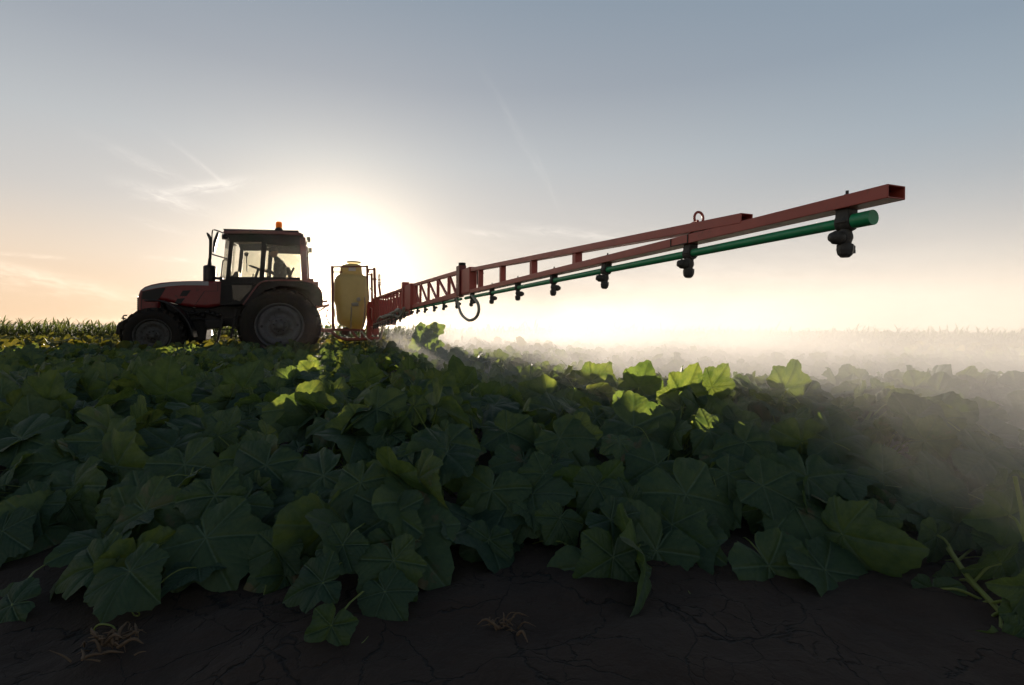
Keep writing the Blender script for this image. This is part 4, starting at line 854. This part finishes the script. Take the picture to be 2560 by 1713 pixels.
# shoots with pointed buds
def shoot(px, py, Yd, sc_, label):
    top = W(px, py, Yd); b_ = Vector((top.x+.02, top.y+.02, max(.02, top.z-.22))); L_ = []
    for k in range(7):
        a = 2*pi*k/7; L_.append((top-Vector((0, 0, .03*random.random())), (math.cos(a)*.7, math.sin(a)*.7, random.uniform(.3, 1.2)), (-math.cos(a), -math.sin(a), .6), sc_*random.uniform(.25, .6)))
    small_plant('cucumber_shoot', tuple(b_), L_, label, 'shoot', [([b_, (b_+top)/2+Vector((.01, 0, 0)), top], .005)], (26, 3))
shoot(1391, 940, 3.7, .07, 'spiky young shoot sticking up from the crop crest against the pale mist')
shoot(1388, 1285, 1.95, .07, 'small shoot with curled buds hanging over the soil below the crop')
shoot(1655, 1340, 1.85, .08, 'bright shoot tip between the two large leaves above the soil')
# tendrils
def tend(px, Yd, r, label, name='tendril'):
    pts = [W(x*1.0926, y*1.0926, Yd if not isinstance(Yd, tuple) else Yd[0]+(Yd[1]-Yd[0])*i/(len(px)-1)) for i, (x, y) in enumerate(px)]
    for p in pts: p.z = max(p.z, .008)
    o = Vector(pts[0]); m_ = MB(); sp2 = smoothpath([p-o for p in pts], 7); m_.tube(sp2, [r*(1-.55*i/len(sp2)) for i in range(len(sp2))], 6)
    ob = m_.build(name, M['petiole']); ob.location = o; tag(ob, label, 'tendril', 'tendrils over the soil')
def soilY(y): return F*H/((y*1.0926)-822)*.985
tend([(1478, 1255), (1510, 1295), (1545, 1335), (1590, 1375)], (1.9, soilY(1375)), .003, 'straight pale tendril slanting down to the soil under the middle leaves')
tend([(1880, 1268), (1920, 1298), (1970, 1325), (2030, 1345), (2062, 1352), (2048, 1362), (2030, 1350), (2050, 1340), (2064, 1358)], (1.75, soilY(1355)), .003, 'long tendril ending in a small flat coil at the right')
tend([(820, 1385), (822, 1430), (828, 1480), (835, 1515), (850, 1515), (850, 1498), (830, 1497), (785, 1500)], (1.5, soilY(1505)), .0026, 'thin tendril hanging to a loop on the soil at the bottom centre')
tend([(770, 1363), (740, 1358), (715, 1370), (688, 1382)], (1.6, soilY(1382)), .003, 'short bright tendril arching left from the bottom centre plant')
tend([(1330, 1255), (1318, 1285), (1335, 1310), (1325, 1330), (1300, 1325), (1285, 1300), (1300, 1290), (1310, 1305)], (1.85, soilY(1310)), .0024, 'faint curly tendril on the soil left of the hanging dark leaf')
tend([(1960, 1215), (1975, 1235), (1985, 1262), (2003, 1285)], 1.8, .0032, 'short tendril hanging from the joint of the horizontal vine')
tend([(2200, 1395), (2150, 1425), (2090, 1438), (2030, 1428), (2000, 1432), (1995, 1450)], (1.42, 1.42), .005, 'thick tendril curving left over the soil at the bottom right')
tend([(1230, 1090), (1245, 1115), (1270, 1140), (1290, 1165)], 2.2, .003, 'pale tendril crossing the dark leaves in the middle of the row')
tend([(210, 1450), (225, 1430), (255, 1432), (270, 1450), (268, 1470)], soilY(1460), .0028, 'small arched tendril above the dry stubble at the lower left')
tend([(2190, 1255), (2205, 1243), (2225, 1245), (2240, 1255)], 1.6, .003, 'curved tendril beside the small upright leaf at the right')
# creeping vines
def Wd(x, y, Yd): return W(x*1.0926, y*1.0926, Yd)
def LF(x, y, Yd, wpx, deg, f, at=None): return (Wd(x, y, Yd), Vector((math.cos(R(deg)), random.uniform(-.25, .1), math.sin(R(deg)))), Vector((random.uniform(-.2, .2), -1, f)), wpx*1.0926*Yd/F/1.62)+((Wd(*at),) if at else ())
v0 = Wd(2343, 1455, 1.28)
small_plant('creeping_vine', tuple(v0), [LF(2135, 1350, 1.45, 105, -95, .4, (2245, 1372, 1.4)), LF(2145, 1225, 1.6, 95, -100, -.3, (2185, 1275, 1.55)), LF(2290, 1290, 1.45, 120, -160, -.5, (2230, 1330, 1.45)), LF(2330, 1400, 1.3, 120, -60, .7, (2270, 1380, 1.37)),
    LF(2310, 1180, 1.5, 110, 190, .2, (2343, 1230, 1.4)), LF(2260, 1250, 1.7, 80, -30, .5, (2190, 1285, 1.52)), LF(2350, 1340, 1.3, 120, 180, -.2, (2290, 1390, 1.35)), LF(2290, 1470, 1.25, 110, -80, .8, (2290, 1390, 1.35)), LF(2210, 1150, 1.8, 80, 120, .4), LF(2190, 1330, 1.5, 80, -130, .5, (2235, 1350, 1.42)), LF(2320, 1260, 1.5, 110, -150, .4), LF(2250, 1450, 1.33, 80, -100, .9, (2290, 1400, 1.34)), LF(2180, 1210, 1.65, 70, 150, .3), LF(2300, 1110, 1.7, 100, -120, .4)],
    'sprawling vine with small leaves creeping in at the right edge of the field', 'vine', [([Wd(2420, 1480, 1.2), v0, Wd(2265, 1375, 1.38), Wd(2215, 1320, 1.46), Wd(2170, 1255, 1.56)], .0075), ([Wd(2200, 1395, 1.4), Wd(2265, 1375, 1.38)], .004), ([Wd(2345, 1240, 1.35), Wd(2338, 1170, 1.38), Wd(2322, 1090, 1.4)], .005)])
v1 = Wd(1845, 1262, 1.8)
small_plant('creeping_vine', tuple(v1), [LF(1925, 1230, 1.78, 100, 165, .6, (1945, 1222, 1.8)), LF(1990, 1225, 1.78, 90, -40, .5, (1960, 1220, 1.8)), LF(2015, 1180, 1.85, 85, 90, -.4, (1995, 1208, 1.84)), LF(2055, 1190, 1.85, 60, 20, .0, (2010, 1205, 1.85)), LF(2075, 1200, 1.9, 50, 80, .1)],
    'horizontal green vine with raised young leaves between the big leaf and the right edge', 'vine', [([v1, Wd(1890, 1255, 1.8), Wd(1945, 1228, 1.8), Wd(2000, 1206, 1.84), Wd(2060, 1205, 1.9)], .0065)])
v2 = Wd(-30, 1450, 1.35)
small_plant('creeping_vine', tuple(v2), [LF(15, 1395, 1.4, 120, 215, .6, (60, 1440, 1.42)), LF(300, 1300, 1.72, 130, -50, .6, (280, 1375, 1.65)), LF(10, 1440, 1.36, 90, -110, .5), LF(215, 1300, 1.72, 110, 200, .9, (270, 1375, 1.65))],
    'creeping vine along the soil at the lower left with leaves raised over it', 'vine', [([v2, Wd(60, 1440, 1.4), Wd(150, 1420, 1.48), Wd(230, 1390, 1.6), Wd(290, 1370, 1.68)], .007), ([Wd(20, 1440, 1.37), Wd(5, 1480, 1.33), Wd(-5, 1520, 1.28)], .004)])
v3 = Wd(835, 1300, 1.7)
small_plant('cucumber_plant', tuple(v3), [LF(745, 1325, 1.62, 125, 205, .6, (800, 1330, 1.66)), LF(880, 1350, 1.55, 130, -60, .8, (820, 1375, 1.6)), LF(765, 1400, 1.5, 120, -115, .15, (810, 1380, 1.58)), LF(805, 1345, 1.55, 50, 95, -.3), LF(920, 1290, 1.66, 130, -40, .4, (850, 1320, 1.66)), LF(865, 1290, 1.7, 120, 110, .5)],
    'small plant spilling onto the soil at the bottom centre with one star shaped leaf', 'plant', [([Wd(700, 1215, 2.0), Wd(740, 1250, 1.9), v3, Wd(812, 1380, 1.58)], .006)])
# yellow blossom, dry stubble, grass tuft
fl = MB(); f0 = Wd(463, 1322, 1.75)
for k in range(5):
    a = 2*pi*k/5+.3; d = Vector((math.cos(a), math.sin(a)*.6, -.5-.3*math.sin(a))).normalized(); sd_ = d.cross(Vector((0, 1, .2))).normalized(); L_ = .022
    fl.add([Vector((0, 0, 0)), d*L_*.5+sd_*.008, d*L_, d*L_*.5-sd_*.008, d*L_*.5+Vector((0, .003, .003))], [(0, 1, 4), (1, 2, 4), (2, 3, 4), (3, 0, 4)], True)
fo = fl.build('cucumber_flower', M['flower']); fo.location = f0; tag(fo, 'small yellow blossom hanging under the brown edged leaf at the lower left', 'flower')
MB().tube(smoothpath([Vector((0, 0, 0)), Vector((.002, .01, .03)), Vector((.01, .03, .06))], 4), .0025, 6).build('flower_stem', M['petiole'], fo)
def straw(px, py, n, L_, wd, label):
    Yd = soilY(py); b_ = Wd(px, py, Yd); b_.z = 0.005; m_ = MB()
    for _ in range(n):
        p = Vector((random.gauss(0, wd), random.gauss(0, wd*.7), random.uniform(.0, .02))); a = random.uniform(0, 2*pi); d = Vector((math.cos(a), math.sin(a)*.6, random.uniform(-.05, .5))); l_ = L_*random.uniform(.5, 1.2)
        q = p+d*l_; q.z = max(.003, q.z); mid = (p+q)/2+Vector((random.uniform(-.008, .008), 0, random.uniform(.0, .018))); r = random.uniform(.0012, .004)
        m_.tube(smoothpath([p, mid, q], 3), [r, r*1.2, r, r, r*.8, r*.5, r*.3], 5)
    o = m_.build('dry_stubble', M['straw']); o.location = b_; tag(o, label, 'stubble', 'dry stalk clumps on the soil')
straw(255, 1490, 42, .05, .028, 'larger clump of dry broken stalks on the cracked soil at the lower left')
straw(1152, 1448, 20, .05, .016, 'small bundle of pale dry stalks on the cracked soil near the bottom centre')
gt = MB(); gb = Wd(1065, 1290, 1.72); gb.z = .0
for x, y, w_ in ((-.03, .09, .004), (.0, .12, .004), (.035, .05, .005), (.05, .03, .004)):
    pts = smoothpath([Vector((0, 0, 0)), Vector((x*.3, 0, y*.6)), Vector((x, 0, y)), Vector((x*1.7, -.01, y*.8))], 4); vs = []
    for i, p in enumerate(pts): k = w_*(1-i/len(pts)); vs += [p-Vector((k, 0, 0)), p+Vector((0, .001, -.001)), p+Vector((k, 0, 0))]
    gt.add(vs, [(3*i+j, 3*i+j+1, 3*i+4+j, 3*i+3+j) for i in range(len(pts)-1) for j in (0, 1)], True)
gto = gt.build('grass_tuft', M['corn']); gto.location = gb; tag(gto, 'tiny tuft of grass blades in the shade on the bare soil', 'grass')

# ------------------------------------------------------------ corn field beyond
def corn(y0, rows_, dx_, name, xl=-24, xr=28):
    V_ = []; Q_ = []; Rr = []; o = 0
    for rw in range(rows_):
        xs = np.arange(xl-rw, xr+rw, dx_); n = len(xs); xs = xs+rng.normal(0, .06, n); ys = y0+rw*.7+rng.normal(0, .07, n)+.35*np.sin(xs*.35)
        hh = (.66+.07*np.sin(xs*.5)+.05*np.sin(xs*1.7+1)+rng.normal(0, .09, n))*np.where(xs < -5, 1.0, .90); tall = rng.random(n) < .05; hh[tall] += .22
        nb = 9; seg = 5
        for b_ in range(nb):
            az = rng.uniform(0, 2*pi, n); L_ = rng.uniform(.26, .46, n)*(1 if b_ < 7 else .8); z0 = hh*(.12+.72*b_/nb); rise = rng.uniform(.35, 1.1, n) if b_ < 7 else rng.uniform(1.2, 2.2, n)
            z0 = np.minimum(z0, hh*.72); w_ = rng.uniform(.018, .034, n); tt = np.linspace(0, 1, seg+1)
            hx = (np.cos(az)+.3)*L_; hy = np.sin(az)*L_*.7; vs = np.zeros((n, seg+1, 3, 3))
            for k, q in enumerate(tt):
                cx_ = xs+hx*(q*.9); cy_ = ys+hy*q; cz_ = z0+L_*rise*(q-.75*q*q*np.clip(1.25-rise*.35, .3, 1)); ww = w_*(1-q**2)*(.35+.65*min(1, q*4)); px_, py_ = -np.sin(az), np.cos(az)
                for e, kk in enumerate((-1, 0, 1)): vs[:, k, e, 0] = cx_+px_*ww*kk; vs[:, k, e, 1] = cy_+py_*ww*kk; vs[:, k, e, 2] = cz_+abs(kk)*ww*.5
            q_ = np.array([(3*i+j, 3*i+j+1, 3*i+j+4, 3*i+j+3) for i in range(seg) for j in (0, 1)]); kz = (seg+1)*3
            V_.append(vs.reshape(-1, 3)); Q_.append((q_[None]+(o+np.arange(n)*kz)[:, None, None]).reshape(-1, 4)); Rr.append(np.repeat(rng.random(n), kz)); o += n*kz
        st_ = np.zeros((n, 2, 3, 3))
        for e, a in enumerate((0, 2.1, 4.2)):
            for k, zf in enumerate((0, .8)): st_[:, k, e, 0] = xs+.014*math.cos(a)*(1-k*.5); st_[:, k, e, 1] = ys+.014*math.sin(a)*(1-k*.5); st_[:, k, e, 2] = hh*zf
        q_ = np.array([(0, 1, 4, 3), (1, 2, 5, 4), (2, 0, 3, 5)]); V_.append(st_.reshape(-1, 3)); Q_.append((q_[None]+(o+np.arange(n)*6)[:, None, None]).reshape(-1, 4)); Rr.append(np.repeat(rng.random(n), 6)); o += n*6
    ob = mesh_np(name, np.concatenate(V_), np.zeros((0, 3), int), np.concatenate(Q_), M['corn'], np.concatenate(Rr)); tag(ob, kind='stuff'); return ob
corn(16.8, 9, .17, 'corn_field'); 

# ------------------------------------------------------------ spray mist drifting off the boom
mm_ = bpy.data.materials.new('spray_mist'); mm_.use_nodes = True; t = NT(mm_.node_tree); t.n.remove(t.n['Principled BSDF'])
oc = t.new('ShaderNodeTexCoord').outputs['Object']; ux, vy, hz = t.xyz(oc)      # u across the wind, v along the boom, height
n1 = t.noise(oc, .75, 3, .55, .3)
n1c = t.sub(n1, .5)
uu = t.add(ux, t.mul(n1c, 2.2))
side = t.mul(t.smooth(uu, .5, 2.1), t.smooth(ux, 9.5, 5.5))
fall = t.m('POWER', 2.718, t.m('DIVIDE', t.m('MAXIMUM', t.add(hz, t.mul(n1c, .25)), 0), -.36))
body_d = t.mul(t.mul(side, fall), t.smooth(n1, .3, .75, .35, 1.5))
al = t.mul(t.mul(t.smooth(vy, -1.0, 1.0, .85, 1), t.smooth(vy, 3.0, 8, .92, .75)), t.smooth(vy, 16.5, 12.5))
body_d = t.mul(t.mul(body_d, al), 1.6)
# fans of fresh spray under the nozzles
drop = t.m('MAXIMUM', t.sub(.93, hz), 0)
cu = t.m('DIVIDE', t.sub(ux, t.mul(drop, .35)), t.add(.04, t.mul(drop, .30)))
sheet = t.m('POWER', 2.718, t.mul(t.mul(cu, cu), -1.0))
fan = t.mul(t.mul(sheet, t.smooth(hz, .93, .86)), t.mul(t.smooth(vy, 1.5, 5.0), t.smooth(vy, 13, 11.5)))
comb_ = t.add(.35, t.mul(t.m('POWER', t.m('ABSOLUTE', t.m('COSINE', t.mul(t.sub(vy, 1.1633), 2*pi))), 3), t.smooth(drop, .5, .0, .2, .65)))
fan = t.mul(t.mul(fan, comb_), .4)
dens = t.add(body_d, fan)
pv = t.new('ShaderNodeVolumePrincipled'); pv.inputs['Color'].default_value = (1, .965, .94, 1); pv.inputs['Anisotropy'].default_value = .22
t.put(pv.inputs['Density'], dens); t.l.new(pv.outputs[0], t.n['Material Output'].inputs['Volume'])
mbx = MB().box((-.6, -1.2, -.05), (10, 16.6, 1.35)); mo = mbx.build('spray_mist', mm_); tag(mo, kind='stuff')
mo.matrix_world = Matrix(((c, -s, 0, 1.1073), (s, c, 0, 0), (0, 0, 1, 0), (0, 0, 0, 1)))

# ------------------------------------------------------------ thin scattering box, added to imitate veiling glare round the sun
hm = bpy.data.materials.new('glare_haze'); hm.use_nodes = True; t = NT(hm.node_tree); t.n.remove(t.n['Principled BSDF'])
pv = t.new('ShaderNodeVolumePrincipled'); pv.inputs['Color'].default_value = (1, .93, .82, 1); pv.inputs['Anisotropy'].default_value = .9; pv.inputs['Density'].default_value = .00009
t.l.new(pv.outputs[0], t.n['Material Output'].inputs['Volume'])
hb_ = MB().box((-305, -105, -1.2), (305, 345, 3.4)).build('glare_haze', hm); tag(hb_, kind='stuff')
